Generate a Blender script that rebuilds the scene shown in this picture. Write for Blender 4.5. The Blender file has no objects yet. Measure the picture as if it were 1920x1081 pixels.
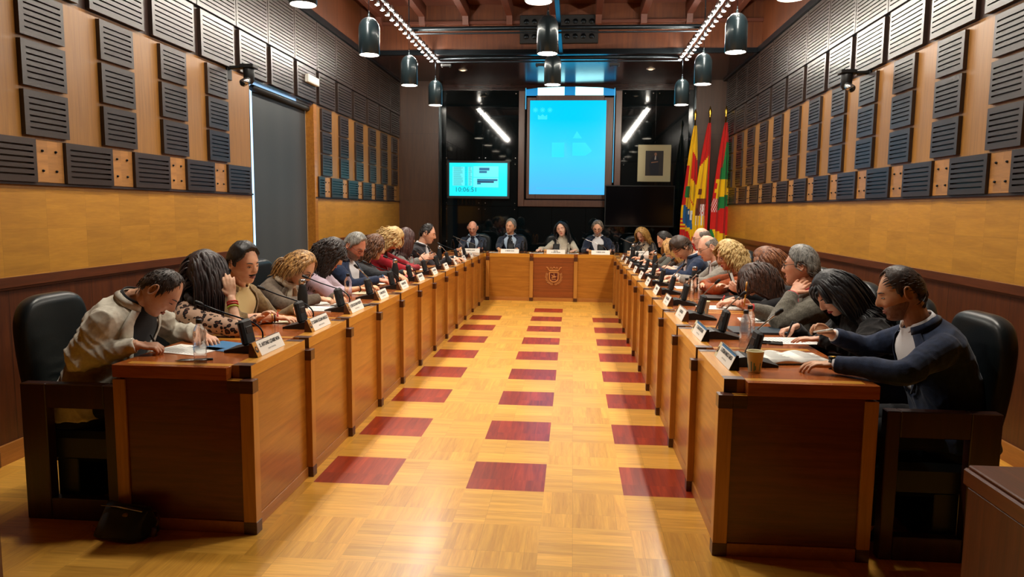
import bpy, math, random
from mathutils import Vector as V, Matrix, noise, Quaternion
random.seed(7)
C = bpy.context.scene.collection
PI = math.pi
sc = bpy.context.scene

# ---------------------------------------------------------------- materials
def lin(h):
    if isinstance(h, str):
        h = h.lstrip('#'); c = [int(h[i:i+2], 16)/255 for i in (0, 2, 4)]
    else: c = list(h)
    return tuple((x/12.92 if x <= .04045 else ((x+.055)/1.055)**2.4) for x in c) + (1,)
def _bs(m):
    m.use_nodes = True
    return m.node_tree, m.node_tree.nodes['Principled BSDF']
def mat(name, col, rough=.5, metal=0, coat=0, emit=None, es=0, trans=0, ior=1.45, sheen=0, spec=.5, bump=0, bs=40, alpha=1):
    m = bpy.data.materials.new(name); nt, b = _bs(m)
    b.inputs['Base Color'].default_value = lin(col); b.inputs['Roughness'].default_value = rough
    b.inputs['Metallic'].default_value = metal; b.inputs['Coat Weight'].default_value = coat
    b.inputs['Coat Roughness'].default_value = .1
    b.inputs['Transmission Weight'].default_value = trans; b.inputs['IOR'].default_value = ior
    b.inputs['Sheen Weight'].default_value = sheen; b.inputs['Specular IOR Level'].default_value = spec
    b.inputs['Alpha'].default_value = alpha
    if emit: b.inputs['Emission Color'].default_value = lin(emit); b.inputs['Emission Strength'].default_value = es
    if bump:
        N = nt.nodes; L = nt.links
        tc = N.new('ShaderNodeTexCoord'); n = N.new('ShaderNodeTexNoise'); n.inputs['Scale'].default_value = bs
        n.inputs['Detail'].default_value = 5; bu = N.new('ShaderNodeBump'); bu.inputs['Strength'].default_value = bump; bu.inputs['Distance'].default_value = .01
        L.new(tc.outputs['Object'], n.inputs['Vector']); L.new(n.outputs['Fac'], bu.inputs['Height']); L.new(bu.outputs[0], b.inputs['Normal'])
    return m
def math_(nt, op, a, bb=None):
    n = nt.nodes.new('ShaderNodeMath'); n.operation = op
    for i, x in enumerate((a, bb)):
        if x is None: continue
        if isinstance(x, (int, float)): n.inputs[i].default_value = x
        else: nt.links.new(x, n.inputs[i])
    return n.outputs[0]
def wood(name, c1, c2, grain='z', rough=.35, coat=.0, scale=1.0, cell=None, off=(0, 0, 0), vary=.25, seam=0, seamcol=.55, obj_rand=False, stretch=14, spec=.5):
    """streaky wood; cell=(x,y,z) sizes of separately sawn pieces (0 = endless)"""
    m = bpy.data.materials.new(name); nt, b = _bs(m); N = nt.nodes; L = nt.links
    tc = N.new('ShaderNodeTexCoord'); co = tc.outputs['Object']
    if off != (0, 0, 0) or cell:
        a = N.new('ShaderNodeVectorMath'); a.operation = 'ADD'; L.new(co, a.inputs[0]); a.inputs[1].default_value = off; co2 = a.outputs[0]
    else: co2 = co
    rnd = None
    if cell:
        sn = N.new('ShaderNodeVectorMath'); sn.operation = 'SNAP'; L.new(co2, sn.inputs[0]); sn.inputs[1].default_value = [c if c else 5000 for c in cell]
        ad = N.new('ShaderNodeVectorMath'); ad.operation = 'ADD'; L.new(sn.outputs[0], ad.inputs[0]); ad.inputs[1].default_value = (.013, .017, .011)
        wn = N.new('ShaderNodeTexWhiteNoise'); wn.noise_dimensions = '3D'; L.new(ad.outputs[0], wn.inputs['Vector']); rnd = wn
    mp = N.new('ShaderNodeMapping'); s = {'x': (1, stretch, stretch), 'y': (stretch, 1, stretch), 'z': (stretch, stretch, 1)}[grain]
    mp.inputs['Scale'].default_value = [q*scale for q in s]
    if rnd:
        mu = N.new('ShaderNodeVectorMath'); mu.operation = 'SCALE'; mu.inputs['Scale'].default_value = 9; L.new(rnd.outputs['Color'], mu.inputs[0])
        a2 = N.new('ShaderNodeVectorMath'); a2.operation = 'ADD'; L.new(co2, a2.inputs[0]); L.new(mu.outputs[0], a2.inputs[1]); L.new(a2.outputs[0], mp.inputs['Vector'])
    else: L.new(co2, mp.inputs['Vector'])
    n = N.new('ShaderNodeTexNoise'); n.inputs['Scale'].default_value = 2.2; n.inputs['Detail'].default_value = 5; n.inputs['Roughness'].default_value = .6; n.inputs['Distortion'].default_value = .6
    L.new(mp.outputs[0], n.inputs['Vector'])
    r = N.new('ShaderNodeValToRGB'); r.color_ramp.elements[0].position = .3; r.color_ramp.elements[1].position = .72
    r.color_ramp.elements[0].color = lin(c1); r.color_ramp.elements[1].color = lin(c2); L.new(n.outputs['Fac'], r.inputs[0])
    n2 = N.new('ShaderNodeTexNoise'); n2.inputs['Scale'].default_value = 11; n2.inputs['Detail'].default_value = 3; L.new(mp.outputs[0], n2.inputs['Vector'])
    val = math_(nt, 'ADD', math_(nt, 'MULTIPLY', n2.outputs['Fac'], .3), .85)
    if rnd:
        val = math_(nt, 'MULTIPLY', val, math_(nt, 'ADD', math_(nt, 'MULTIPLY', rnd.outputs['Value'], vary), 1-vary/2))
        if seam:
            for ax in range(3):
                if not cell[ax]: continue
                sp = N.new('ShaderNodeSeparateXYZ'); L.new(co2, sp.inputs[0])
                fr = math_(nt, 'FRACT', math_(nt, 'DIVIDE', sp.outputs[ax], cell[ax]))
                edge = math_(nt, 'LESS_THAN', fr, seam/cell[ax])
                val = math_(nt, 'MULTIPLY', val, math_(nt, 'SUBTRACT', 1, math_(nt, 'MULTIPLY', edge, 1-seamcol)))
    if obj_rand:
        oi = N.new('ShaderNodeObjectInfo'); val = math_(nt, 'MULTIPLY', val, math_(nt, 'ADD', math_(nt, 'MULTIPLY', oi.outputs['Random'], .25), .87))
    mx = N.new('ShaderNodeMix'); mx.data_type = 'RGBA'; mx.blend_type = 'MULTIPLY'; mx.inputs[0].default_value = 1
    L.new(r.outputs[0], mx.inputs[6]); cb = N.new('ShaderNodeCombineColor')
    for i in range(3): L.new(val, cb.inputs[i])
    L.new(cb.outputs[0], mx.inputs[7]); L.new(mx.outputs[2], b.inputs['Base Color'])
    b.inputs['Roughness'].default_value = rough; b.inputs['Coat Weight'].default_value = coat; b.inputs['Coat Roughness'].default_value = .16; b.inputs['Specular IOR Level'].default_value = spec
    bu = N.new('ShaderNodeBump'); bu.inputs['Strength'].default_value = .08; bu.inputs['Distance'].default_value = .004; L.new(n2.outputs['Fac'], bu.inputs['Height']); L.new(bu.outputs[0], b.inputs['Normal'])
    return m
def cloth_mat(name, c1, c2=None, rough=.85, scale=9, weave=260, kind='noise', bump=.35):
    m = bpy.data.materials.new(name); nt, b = _bs(m); N = nt.nodes; L = nt.links
    tc = N.new('ShaderNodeTexCoord'); c2 = c2 or c1
    if kind == 'leopard':
        vo = N.new('ShaderNodeTexVoronoi'); vo.inputs['Scale'].default_value = 34; nz = N.new('ShaderNodeTexNoise'); nz.inputs['Scale'].default_value = 30
        mxv = N.new('ShaderNodeMix'); mxv.data_type = 'VECTOR'; mxv.inputs[0].default_value = .03; L.new(tc.outputs['Object'], mxv.inputs[4]); L.new(nz.outputs['Color'], mxv.inputs[5]); L.new(mxv.outputs[1], vo.inputs['Vector'])
        L.new(tc.outputs['Object'], nz.inputs['Vector'])
        r = N.new('ShaderNodeValToRGB'); e = r.color_ramp.elements; e[0].position = 0; e[0].color = lin('#5e3226'); e[1].position = 1; e[1].color = lin(c1)
        for p, c in ((.2, '#5e3226'), (.24, '#1c1110'), (.43, '#1c1110'), (.47, c1)):
            q = e.new(p); q.color = lin(c)
        L.new(vo.outputs['Distance'], r.inputs[0]); L.new(r.outputs[0], b.inputs['Base Color'])
    elif kind == 'stripes':
        w = N.new('ShaderNodeTexWave'); w.inputs['Scale'].default_value = scale; w.bands_direction = 'Y'; L.new(tc.outputs['Object'], w.inputs['Vector'])
        r = N.new('ShaderNodeValToRGB'); r.color_ramp.elements[0].color = lin(c1); r.color_ramp.elements[1].color = lin(c2); r.color_ramp.elements[0].position = .45; r.color_ramp.elements[1].position = .55
        L.new(w.outputs['Fac'], r.inputs[0]); L.new(r.outputs[0], b.inputs['Base Color'])
    else:
        n = N.new('ShaderNodeTexNoise'); n.inputs['Scale'].default_value = scale; n.inputs['Detail'].default_value = 6; L.new(tc.outputs['Object'], n.inputs['Vector'])
        r = N.new('ShaderNodeValToRGB'); r.color_ramp.elements[0].color = lin(c1); r.color_ramp.elements[1].color = lin(c2)
        r.color_ramp.elements[0].position = .4 if kind == 'noise' else .49; r.color_ramp.elements[1].position = .6 if kind == 'noise' else .51
        L.new(n.outputs['Fac'], r.inputs[0]); L.new(r.outputs[0], b.inputs['Base Color'])
    n3 = N.new('ShaderNodeTexNoise'); n3.inputs['Scale'].default_value = weave; n3.inputs['Detail'].default_value = 2; L.new(tc.outputs['Object'], n3.inputs['Vector'])
    bu = N.new('ShaderNodeBump'); bu.inputs['Strength'].default_value = bump; bu.inputs['Distance'].default_value = .002; L.new(n3.outputs['Fac'], bu.inputs['Height']); L.new(bu.outputs[0], b.inputs['Normal'])
    b.inputs['Roughness'].default_value = rough; b.inputs['Sheen Weight'].default_value = .15; b.inputs['Specular IOR Level'].default_value = .25
    return m
M = {}
M['oak_x'] = wood('oak parquet laid across', '#c88e34', '#e6ae48', 'x', .36, .12, 1, (.44, .11, 0), (50.002, 50.002, 5), .26, .0016, .72)
M['oak_y'] = wood('oak parquet laid along', '#c48a30', '#e2a842', 'y', .36, .12, 1, (.11, .44, 0), (50.002, 50.002, 5), .26, .0016, .72)
M['red'] = wood('red parquet tile', '#7a1a06', '#aa3a10', 'y', .34, .15, 1, (.088, .44, 0), (50.002, 50.002, 5), .35, .001, .7)
M['dado'] = wood('mahogany dado', '#431e0b', '#602f12', 'z', .4, .1, 1, (0, .756, 0), (0, 49.714, 5), .12, .006, .35)
M['rail'] = wood('dark rail', '#4a2512', '#643218', 'y', .35, .1)
M['band'] = wood('golden veneer tile', '#a26e22', '#b9822a', 'y', .42, .1, 1, (0, .3776, .2783), (0, 49.68, .262), .16, .0025, .78, stretch=9)
M['tan'] = wood('tan veneer', '#7e551f', '#99692b', 'z', .45, .05, .8, stretch=26)
M['tanblock'] = wood('tan block veneer', '#8e6030', '#a8743a', 'y', .4, .1, 1, (0, .09, .09), (0, 3.3, 5.3), .3)
M['walnut'] = wood('dark walnut wall', '#271913', '#35221a', 'z', .45, .0, stretch=20, spec=.35)
M['slat'] = wood('dark walnut acoustic panel', '#271a14', '#34251d', 'y', .38, .05, obj_rand=True, stretch=20)
M['brownwall'] = wood('brown panel', '#3c2414', '#4c301b', 'z', .4, .1, .8, (0, 0, 1.28), (50, 50, .85), .1, .006, .5)
M['fascia'] = wood('red brown ceiling wood', '#4c240d', '#673617', 'z', .5, .05, .6, (.62, .62, 0), (50.1, 50.2, 5), .35, .004, .5)
M['beam'] = wood('dark ceiling beam', '#4a2417', '#5f3120', 'y', .5)
M['beamx'] = wood('dark ceiling beam across', '#4a2417', '#5f3120', 'x', .5)
M['soffit'] = wood('dark soffit', '#2f1712', '#3e2018', 'x', .22, .3)
M['steel'] = mat('dark steel', '#1b2126', .35, .8)
# desks
M['d_panel'] = wood('cherry desk panel', '#935a1a', '#b4762a', 'y', .3, .25, 1, obj_rand=True)
M['d_post'] = wood('light post wood', '#a06a2a', '#ba8036', 'z', .35, .2, 1)
M['d_dark'] = wood('dark end grain', '#3c1d10', '#522a17', 'x', .35, .2, 2)
M['d_end'] = wood('mahogany end panel', '#4c1c0b', '#6b2d13', 'x', .32, .25, 1)
M['d_top'] = wood('cherry desk top', '#90461a', '#b06028', 'x', .22, .4, 1, (0, .14, 0), (3, 3.01, 4), .2)
M['d_light'] = wood('light oak border', '#b97828', '#d29838', 'y', .28, .35, 1)
M['d_lightx'] = wood('light oak border across', '#b97828', '#d29838', 'x', .28, .35, 1)
M['d_crestpanel'] = wood('ribbed dark cherry panel', '#7a3c16', '#8d4a1e', 'y', .35, .1, 2, (0, 0, .02), (3, 3, 0.001), .3)
M['d_plinth'] = wood('plinth wood', '#99602a', '#b07434', 'y', .35, .2)
M['carved'] = wood('carved crest wood', '#b07038', '#c88848', 'z', .4, .2, 2)
M['granite'] = mat('polished black granite', '#0b1214', .07, 0, 0, spec=.6)
M['granite'].node_tree.nodes['Principled BSDF'].inputs['Roughness'].default_value = .035
M['black'] = mat('black plastic', '#101112', .42)
M['blackm'] = mat('matte black', '#0c0d0e', .6)
M['leather'] = mat('black leather', '#12191b', .36, bump=.06, bs=160)
M['chairwood'] = wood('dark chair wood', '#2c130a', '#3d1c10', 'z', .35, .2)
M['white'] = mat('white plastic', '#d8d6cf', .5)
M['paper'] = mat('white paper', '#eceae2', .75)
M['papershade'] = mat('cream paper', '#d9d0ac', .75)
M['ink'] = mat('printed ink', '#5a5a5c', .8)
M['inkdark'] = mat('black lettering', '#1c1c1c', .7)
M['chrome'] = mat('chrome', '#b8b8b8', .25, 1)
M['brass'] = mat('brass', '#c79a3a', .3, 1)
M['lampshell'] = mat('dark green enamel', '#1d2b30', .3, .3, .4)
M['lampglow'] = mat('lamp glow', '#ffffff', .5, emit='#fff3e2', es=26)
M['spotglow'] = mat('spot glow', '#ffffff', .5, emit='#fff4e6', es=60)
M['glass'] = mat('clear bottle', '#f4f8fa', .04, trans=1, ior=1.2)
M['glass'].node_tree.nodes['Principled BSDF'].inputs['Alpha'].default_value = .55
M['cap'] = mat('dark blue cap', '#15181d', .4)
M['wetlabel'] = mat('pale label', '#c9b9a8', .5)
M['blue'] = mat('blue print', '#3c78a8', .4)
M['bluedark'] = mat('dark blue folder', '#20303c', .4)
M['redp'] = mat('red plastic', '#c02820', .4)
M['pinkp'] = mat('red folder', '#b84048', .5)
M['yellow'] = mat('yellow note', '#e8dc28', .6)
M['winframe'] = wood('window frame wood', '#4a2b1c', '#5c3825', 'z', .35, .2)
M['blind'] = mat('charcoal roller blind', '#23282b', .55, sheen=.1)
M['bag'] = cloth_mat('patterned bag leather', '#14171a', '#14171a', .4, 6)

# ---------------------------------------------------------------- mesh builder
class MB:
    def __init__(s): s.v = []; s.f = []; s.m = []; s.mi = 0; s.sm = []; s.smooth = False
    def add(s, vs, fs, mi=None):
        b = len(s.v); s.v += [V(x) for x in vs]
        for f in fs: s.f.append([b+i for i in f]); s.m.append(s.mi if mi is None else mi); s.sm.append(s.smooth)
        return b
    def box(s, x0, x1, y0, y1, z0, z1, mi=None, bev=0):
        if bev:
            e = bev; vs = []; fs = []
            for sx, X in ((-1, x0), (1, x1)):
                for sy, Y in ((-1, y0), (1, y1)):
                    for sz, Z in ((-1, z0), (1, z1)):
                        vs += [(X, Y-sy*e, Z-sz*e), (X-sx*e, Y, Z-sz*e), (X-sx*e, Y-sy*e, Z)]
            I = lambda a, b, c, k: ((a*2+b)*2+c)*3+k
            def q(l): fs.append(l)
            q([I(0,0,0,0), I(0,0,1,0), I(0,1,1,0), I(0,1,0,0)]); q([I(1,0,0,0), I(1,1,0,0), I(1,1,1,0), I(1,0,1,0)])
            q([I(0,0,0,1), I(1,0,0,1), I(1,0,1,1), I(0,0,1,1)]); q([I(0,1,0,1), I(0,1,1,1), I(1,1,1,1), I(1,1,0,1)])
            q([I(0,0,0,2), I(0,1,0,2), I(1,1,0,2), I(1,0,0,2)]); q([I(0,0,1,2), I(1,0,1,2), I(1,1,1,2), I(0,1,1,2)])
            for a in (0, 1):
                for b in (0, 1):
                    q([I(a,b,0,0), I(a,b,1,0), I(a,b,1,1), I(a,b,0,1)]); q([I(a,0,b,0), I(a,1,b,0), I(a,1,b,2), I(a,0,b,2)]); q([I(0,a,b,1), I(1,a,b,1), I(1,a,b,2), I(0,a,b,2)])
                    for c in (0, 1): q([I(a,b,c,0), I(a,b,c,1), I(a,b,c,2)])
            s.add(vs, fs, mi)
        else:
            s.add([(x0,y0,z0),(x1,y0,z0),(x1,y1,z0),(x0,y1,z0),(x0,y0,z1),(x1,y0,z1),(x1,y1,z1),(x0,y1,z1)],
                  [(0,3,2,1),(4,5,6,7),(0,1,5,4),(1,2,6,5),(2,3,7,6),(3,0,4,7)], mi)
        return s
    def rings(s, R, closed=True, cap=True, mi=None, loop=False):
        n = len(R[0]); b = len(s.v); fs = []
        for r in R: s.v += [V(x) for x in r]
        K = len(R)
        for i in range(K if loop else K-1):
            for j in range(n if closed else n-1):
                a = i*n+j; c = i*n+(j+1) % n; d = ((i+1) % K)*n+(j+1) % n; e = ((i+1) % K)*n+j
                fs.append((a, c, d, e))
        if cap and closed and not loop: fs += [tuple(range(n-1, -1, -1)), tuple(range((K-1)*n, K*n))]
        for f in fs: s.f.append([b+i for i in f]); s.m.append(s.mi if mi is None else mi); s.sm.append(s.smooth)
        return s
    def tube(s, P, r, n=8, mi=None, cap=True, flat=1.0, up=None):
        P = [V(p) for p in P]; R = []; N = None
        for i, p in enumerate(P):
            t = (P[min(i+1, len(P)-1)]-P[max(i-1, 0)])
            if t.length < 1e-9: t = V((0, 0, 1))
            t.normalize()
            if N is None:
                a = V(up) if up else (V((0, 0, 1)) if abs(t.z) < .9 else V((1, 0, 0))); N = (a-t*a.dot(t)).normalized()
            else: N = (N-t*N.dot(t)).normalized()
            B = t.cross(N); rr = r[i] if isinstance(r, (list, tuple)) else r
            R.append([p+N*(rr*flat*math.cos(2*PI*k/n))+B*(rr*math.sin(2*PI*k/n)) for k in range(n)])
        return s.rings(R, cap=cap, mi=mi)
    def lathe(s, prof, c=(0, 0, 0), n=24, mi=None, cap=True):
        c = V(c); return s.rings([[c+V((r*math.cos(2*PI*k/n), r*math.sin(2*PI*k/n), z)) for k in range(n)] for r, z in prof], mi=mi, cap=cap)
    def ell(s, c, r, nu=12, nv=8, mi=None, mt=None):
        c = V(c); R = []
        for i in range(1, nv):
            a = PI*i/nv; R.append([V((r[0]*math.sin(a)*math.cos(2*PI*k/nu), r[1]*math.sin(a)*math.sin(2*PI*k/nu), -r[2]*math.cos(a))) for k in range(nu)])
        if mt: R = [[mt @ p for p in q] for q in R]
        return s.rings([[c+p for p in q] for q in R], mi=mi)
    def prism(s, poly, axis, a, b, mi=None):
        """poly = 2D points; extruded along axis between a and b"""
        def P(u, w, t): return {'x': (t, u, w), 'y': (u, t, w), 'z': (u, w, t)}[axis]
        return s.rings([[P(u, w, a) for u, w in poly], [P(u, w, b) for u, w in poly]], mi=mi)
    def xf(s, mt, start=0):
        for i in range(start, len(s.v)): s.v[i] = mt @ s.v[i]
        return s
    def build(s, name, mats, parent=None, loc=None, smooth=None, auto=None):
        me = bpy.data.meshes.new(name); me.from_pydata([tuple(x) for x in s.v], [], s.f)
        if not isinstance(mats, (list, tuple)): mats = [mats]
        for q in mats: me.materials.append(M[q] if isinstance(q, str) else q)
        me.polygons.foreach_set('material_index', s.m)
        sm = s.sm if smooth is None else [smooth]*len(s.f)
        me.polygons.foreach_set('use_smooth', sm)
        import bmesh
        bm = bmesh.new(); bm.from_mesh(me); bmesh.ops.recalc_face_normals(bm, faces=bm.faces); bm.to_mesh(me); bm.free()
        me.update()
        o = bpy.data.objects.new(name, me); C.objects.link(o)
        if parent: o.parent = parent
        if loc is not None: o.location = loc
        if auto:
            try: me.set_sharp_from_angle(angle=math.radians(auto))
            except Exception: pass
        return o
def tag(o, label=None, cat=None, group=None, kind=None):
    if label: o['label'] = label
    if cat: o['category'] = cat
    if group: o['group'] = group
    if kind: o['kind'] = kind
    return o
def thing(name, label, cat, loc=(0, 0, 0), rz=0, group=None):
    o = bpy.data.objects.new(name, None); C.objects.link(o); o.location = loc; o.rotation_euler = (0, 0, rz); o.empty_display_size = .1
    return tag(o, label, cat, group)
def struct(o): o['kind'] = 'structure'; return o
def dup(root, loc=None, rz=None, label=None, group=None):
    def cp(o, par):
        c = o.copy(); C.objects.link(c)
        if par: c.parent = par
        for ch in kids.get(o, ()): cp(ch, c)
        return c
    kids = {}
    for o in allkids(root): kids.setdefault(o.parent, []).append(o)
    r = cp(root, None)
    if loc is not None: r.location = loc
    if rz is not None: r.rotation_euler = (0, 0, rz)
    if label: r['label'] = label
    if group: r['group'] = group
    return r
def allkids(o):
    out = []
    for c in o.children: out.append(c); out += allkids(c)
    return out
ORD = ['nearest the camera', 'second from the camera', 'third from the camera', 'fourth from the camera', 'fifth from the camera', 'sixth from the camera', 'seventh from the camera', 'eighth from the camera', 'ninth from the camera', 'tenth from the camera', 'eleventh from the camera', 'twelfth from the camera', 'thirteenth from the camera', 'fourteenth from the camera', 'fifteenth from the camera', 'sixteenth from the camera']
TXT = {}
def text_mb(body, size, sx=1.0, bold=0):
    """flat text in xy plane, centred, as (verts, faces)"""
    k = (body, size, sx, bold)
    if k in TXT: return TXT[k]
    cu = bpy.data.curves.new('t', 'FONT'); cu.body = body; cu.size = size; cu.align_x = 'CENTER'; cu.align_y = 'CENTER'; cu.offset = bold; cu.resolution_u = 2
    o = bpy.data.objects.new('t', cu); C.objects.link(o); dg = bpy.context.evaluated_depsgraph_get(); dg.update()
    me = bpy.data.meshes.new_from_object(o.evaluated_get(dg))
    r = ([V((v.co.x*sx, v.co.y, v.co.z)) for v in me.vertices], [list(p.vertices) for p in me.polygons])
    bpy.data.objects.remove(o); bpy.data.curves.remove(cu); bpy.data.meshes.remove(me); TXT[k] = r
    return r

# ---------------------------------------------------------------- room
XL, XR, YB, YC = -2.82, 3.36, 10.4, 10.05
Y0 = -5.2
mods = .7535
# floor : parquet squares of 0.44
S = .44
mb = MB()
i0, i1, j0, j1 = int(XL/S)-2, int(XR/S)+2, int(Y0/S)-1, int(YB/S)+2
for i in range(i0, i1):
    for j in range(j0, j1):
        red = (j % 2 == 0) and 0 <= j <= 16 and (i == 0 or (i in (-2, 2) and j <= 14))
        k = 2 if red else (0 if (i+j) % 2 else 1)
        mb.add([(i*S, j*S, 0), ((i+1)*S, j*S, 0), ((i+1)*S, (j+1)*S, 0), (i*S, (j+1)*S, 0)], [(0, 1, 2, 3)], k)
struct(mb.build('floor', ['oak_x', 'oak_y', 'red']))
# left wall with the window opening y 3.55 .. 5.42 below z 2.88
mb = MB()
def wall(mb, x, out, y0, y1, z0, z1, mi): mb.box(min(x, x+out), max(x, x+out), y0, y1, z0, z1, mi)
for a, b in ((Y0, 3.55), (5.42, YC+.3)):
    wall(mb, XL, -.3, a, b, 0, 1.06, 0); wall(mb, XL, -.3, a, b, 1.06, 1.685, 2)
    wall(mb, XL, -.3, a, b, 1.685, 2.9, 3)
wall(mb, XL, -.3, Y0, YC+.3, 2.9, 3.98, 4); wall(mb, XL, -.3, Y0, YC+.3, 3.98, 4.75, 5)
wall(mb, XL, -.3, 3.55, 5.42, 2.88, 2.9, 6)
struct(mb.build('wall_left', ['dado', 'rail', 'band', 'tan', 'walnut', 'fascia', 'soffit']))
mb = MB()
wall(mb, XR, .3, Y0, YC+.3, 0, 1.06, 0); wall(mb, XR, .3, Y0, YC+.3, 1.06, 1.685, 1); wall(mb, XR, .3, Y0, YC+.3, 1.685, 2.9, 2)
wall(mb, XR, .3, Y0, YC+.3, 2.9, 3.98, 3); wall(mb, XR, .3, Y0, YC+.3, 3.98, 4.75, 4)
struct(mb.build('wall_right', ['dado', 'band', 'tan', 'walnut', 'fascia']))
for side, x, s, spans in (('left', XL, 1, ((Y0, 3.55), (5.42, YC))), ('right', XR, -1, ((Y0, YC),))):
    b1 = MB(); b2 = MB(); b3 = MB()
    for a, b in spans:
        wall(b1, x, s*.022, a, b, 1.062, 1.122, 0); wall(b1, x, s*.012, a, b, 1.045, 1.062, 0)
        wall(b2, x, s*.02, a, b, 0, .12, 0)
        wall(b3, x, s*.02, a, b, 1.682, 1.698, 0)
    struct(b1.build('trim_1' if s > 0 else 'trim_2', 'rail')); struct(b2.build('baseboard_'+side, 'd_plinth')); struct(b3.build('trim_3' if s > 0 else 'trim_4', 'walnut'))
    b4 = MB(); wall(b4, x, s*.07, Y0, YC, 3.95, 4.03, 0); struct(b4.build('trim_5' if s > 0 else 'trim_6', 'steel'))
# back wall, brown corner piers, granite
mb = MB(); mb.box(XL-.3, XR+.3, YB+.05, YB+.3, 0, 4.0, 0); struct(mb.build('wall_back', 'soffit'))
# granite slabs (each panel lifts off)
gx = [-2.02, -1.235, -.52]; gz = [0, .85, 1.62, 2.5, 3.86]
mb = MB()
def slab(mb, x0, x1, z0, z1): mb.box(x0+.002, x1-.002, YB, YB+.05, z0+.002, z1-.002, 0, .002)
for z0, z1 in zip(gz, gz[1:]):
    for x0, x1 in ((-2.02, -1.235), (-1.235, -.52), (1.47, 2.12), (2.12, 2.8)): slab(mb, x0, x1, z0, z1)
for z0, z1 in zip([0, .85], [.85, 1.62]):
    for x0, x1 in ((-.52, .15), (.15, .82), (.82, 1.47)): slab(mb, x0, x1, z0, z1)
struct(mb.build('wall_granite', 'granite'))
mb = MB(); mb.smooth = False
for x in (-1.95, -1.3, -1.17, -.58, 1.53, 2.06, 2.18, 2.74):
    for z in (.91, 1.56, 1.68, 2.44, 2.56, 3.8):
        n0 = len(mb.v); mb.lathe([(.011, 0), (.011, .006), (.006, .009)], n=8); mb.xf(Matrix.Translation((x, YB, z)) @ Matrix.Rotation(PI/2, 4, 'X'), n0)
struct(mb.build('trim_7', 'chrome'))
mb = MB(); mb.box(XL-.1, -2.04, YC, YB+.05, 0, 4.0, 0, .004); struct(mb.build('wall_pier_left', 'brownwall'))
mb = MB(); mb.box(2.82, XR+.1, YC, YB+.05, 0, 4.0, 0, .004); struct(mb.build('wall_pier_right', 'brownwall'))
mb = MB(); mb.box(-2.04, -2.0, YC+.1, YB, 0, 3.95, 0); mb.box(2.78, 2.82, YC+.1, YB, 0, 3.95, 0); struct(mb.build('trim_8', mat('polished dark steel', '#4a5154', .15, 1)))
# room behind the camera
mb = MB(); mb.box(XL-.3, XR+.3, Y0-.2, Y0, 0, 4.75, 0); struct(mb.build('wall_front', 'dado'))
# ceiling: lowered glossy soffit, fascia, upper joisted ceiling
mb = MB(); mb.box(XL, XR, 7.62, YB+.1, 3.98, 4.02, 0); mb.box(XL, XR, 7.55, 7.62, 3.95, 4.02, 1)
mb.box(XL, XR, 7.6, 7.64, 4.02, 4.75, 2); mb.box(XL-.3, XR+.3, Y0-.2, 7.6, 4.7, 4.75, 3)
struct(mb.build('ceiling', ['soffit', 'steel', 'fascia', 'beamx']))
for k in range(9):
    x = -2.5+.68*k
    mb = MB(); mb.box(x-.05, x+.05, Y0, 7.6, 4.5, 4.7, 0, .004); mb.prism([(7.6, 4.32), (7.6, 4.5), (7.45, 4.5), (7.5, 4.38)], 'x', x-.045, x+.045)
    tag(mb.build('ceiling_joist', 'beam'), 'dark joist under the high ceiling, %s of nine from the left wall' % ('first second third fourth fifth sixth seventh eighth ninth'.split()[k]), 'joist', 'joists of the high ceiling')
mb = MB(); mb.box(XL, XR, 7.54, 7.6, 4.4, 4.45, 0, .004); struct(mb.build('trim_9', 'beamx'))

# ---------------------------------------------------------------- acoustic panels on the side walls
def slotpanel(w, h, n, s, d=.028, margin=.04):
    """panel in the yz plane, y 0..w, z 0..h, standing out s*d from x=0, n long slots"""
    mb = MB(); X = lambda a, b: (min(s*a, s*b), max(s*a, s*b))
    x0, x1 = X(0, d*.35); mb.box(x0, x1, 0, w, 0, h)
    x0, x1 = X(d*.35, d); g = .011; p = (h-.02)/(n+1); m = margin
    mb.box(x0, x1, 0, m, 0, h); mb.box(x0, x1, w-m*.7, w, 0, h)
    zs = [0]
    for i in range(n):
        zc = .01+p*(i+1); zs += [zc-g/2, zc+g/2]
    zs.append(h)
    for a, b in zip(zs[::2], zs[1::2]): mb.box(x0, x1, m, w-m*.7, a, b)
    return mb
grp = {'left': 'dark slotted acoustic panels on the left wall', 'right': 'dark slotted acoustic panels on the right wall'}
rown = ['bottom', 'middle', 'top']
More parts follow.
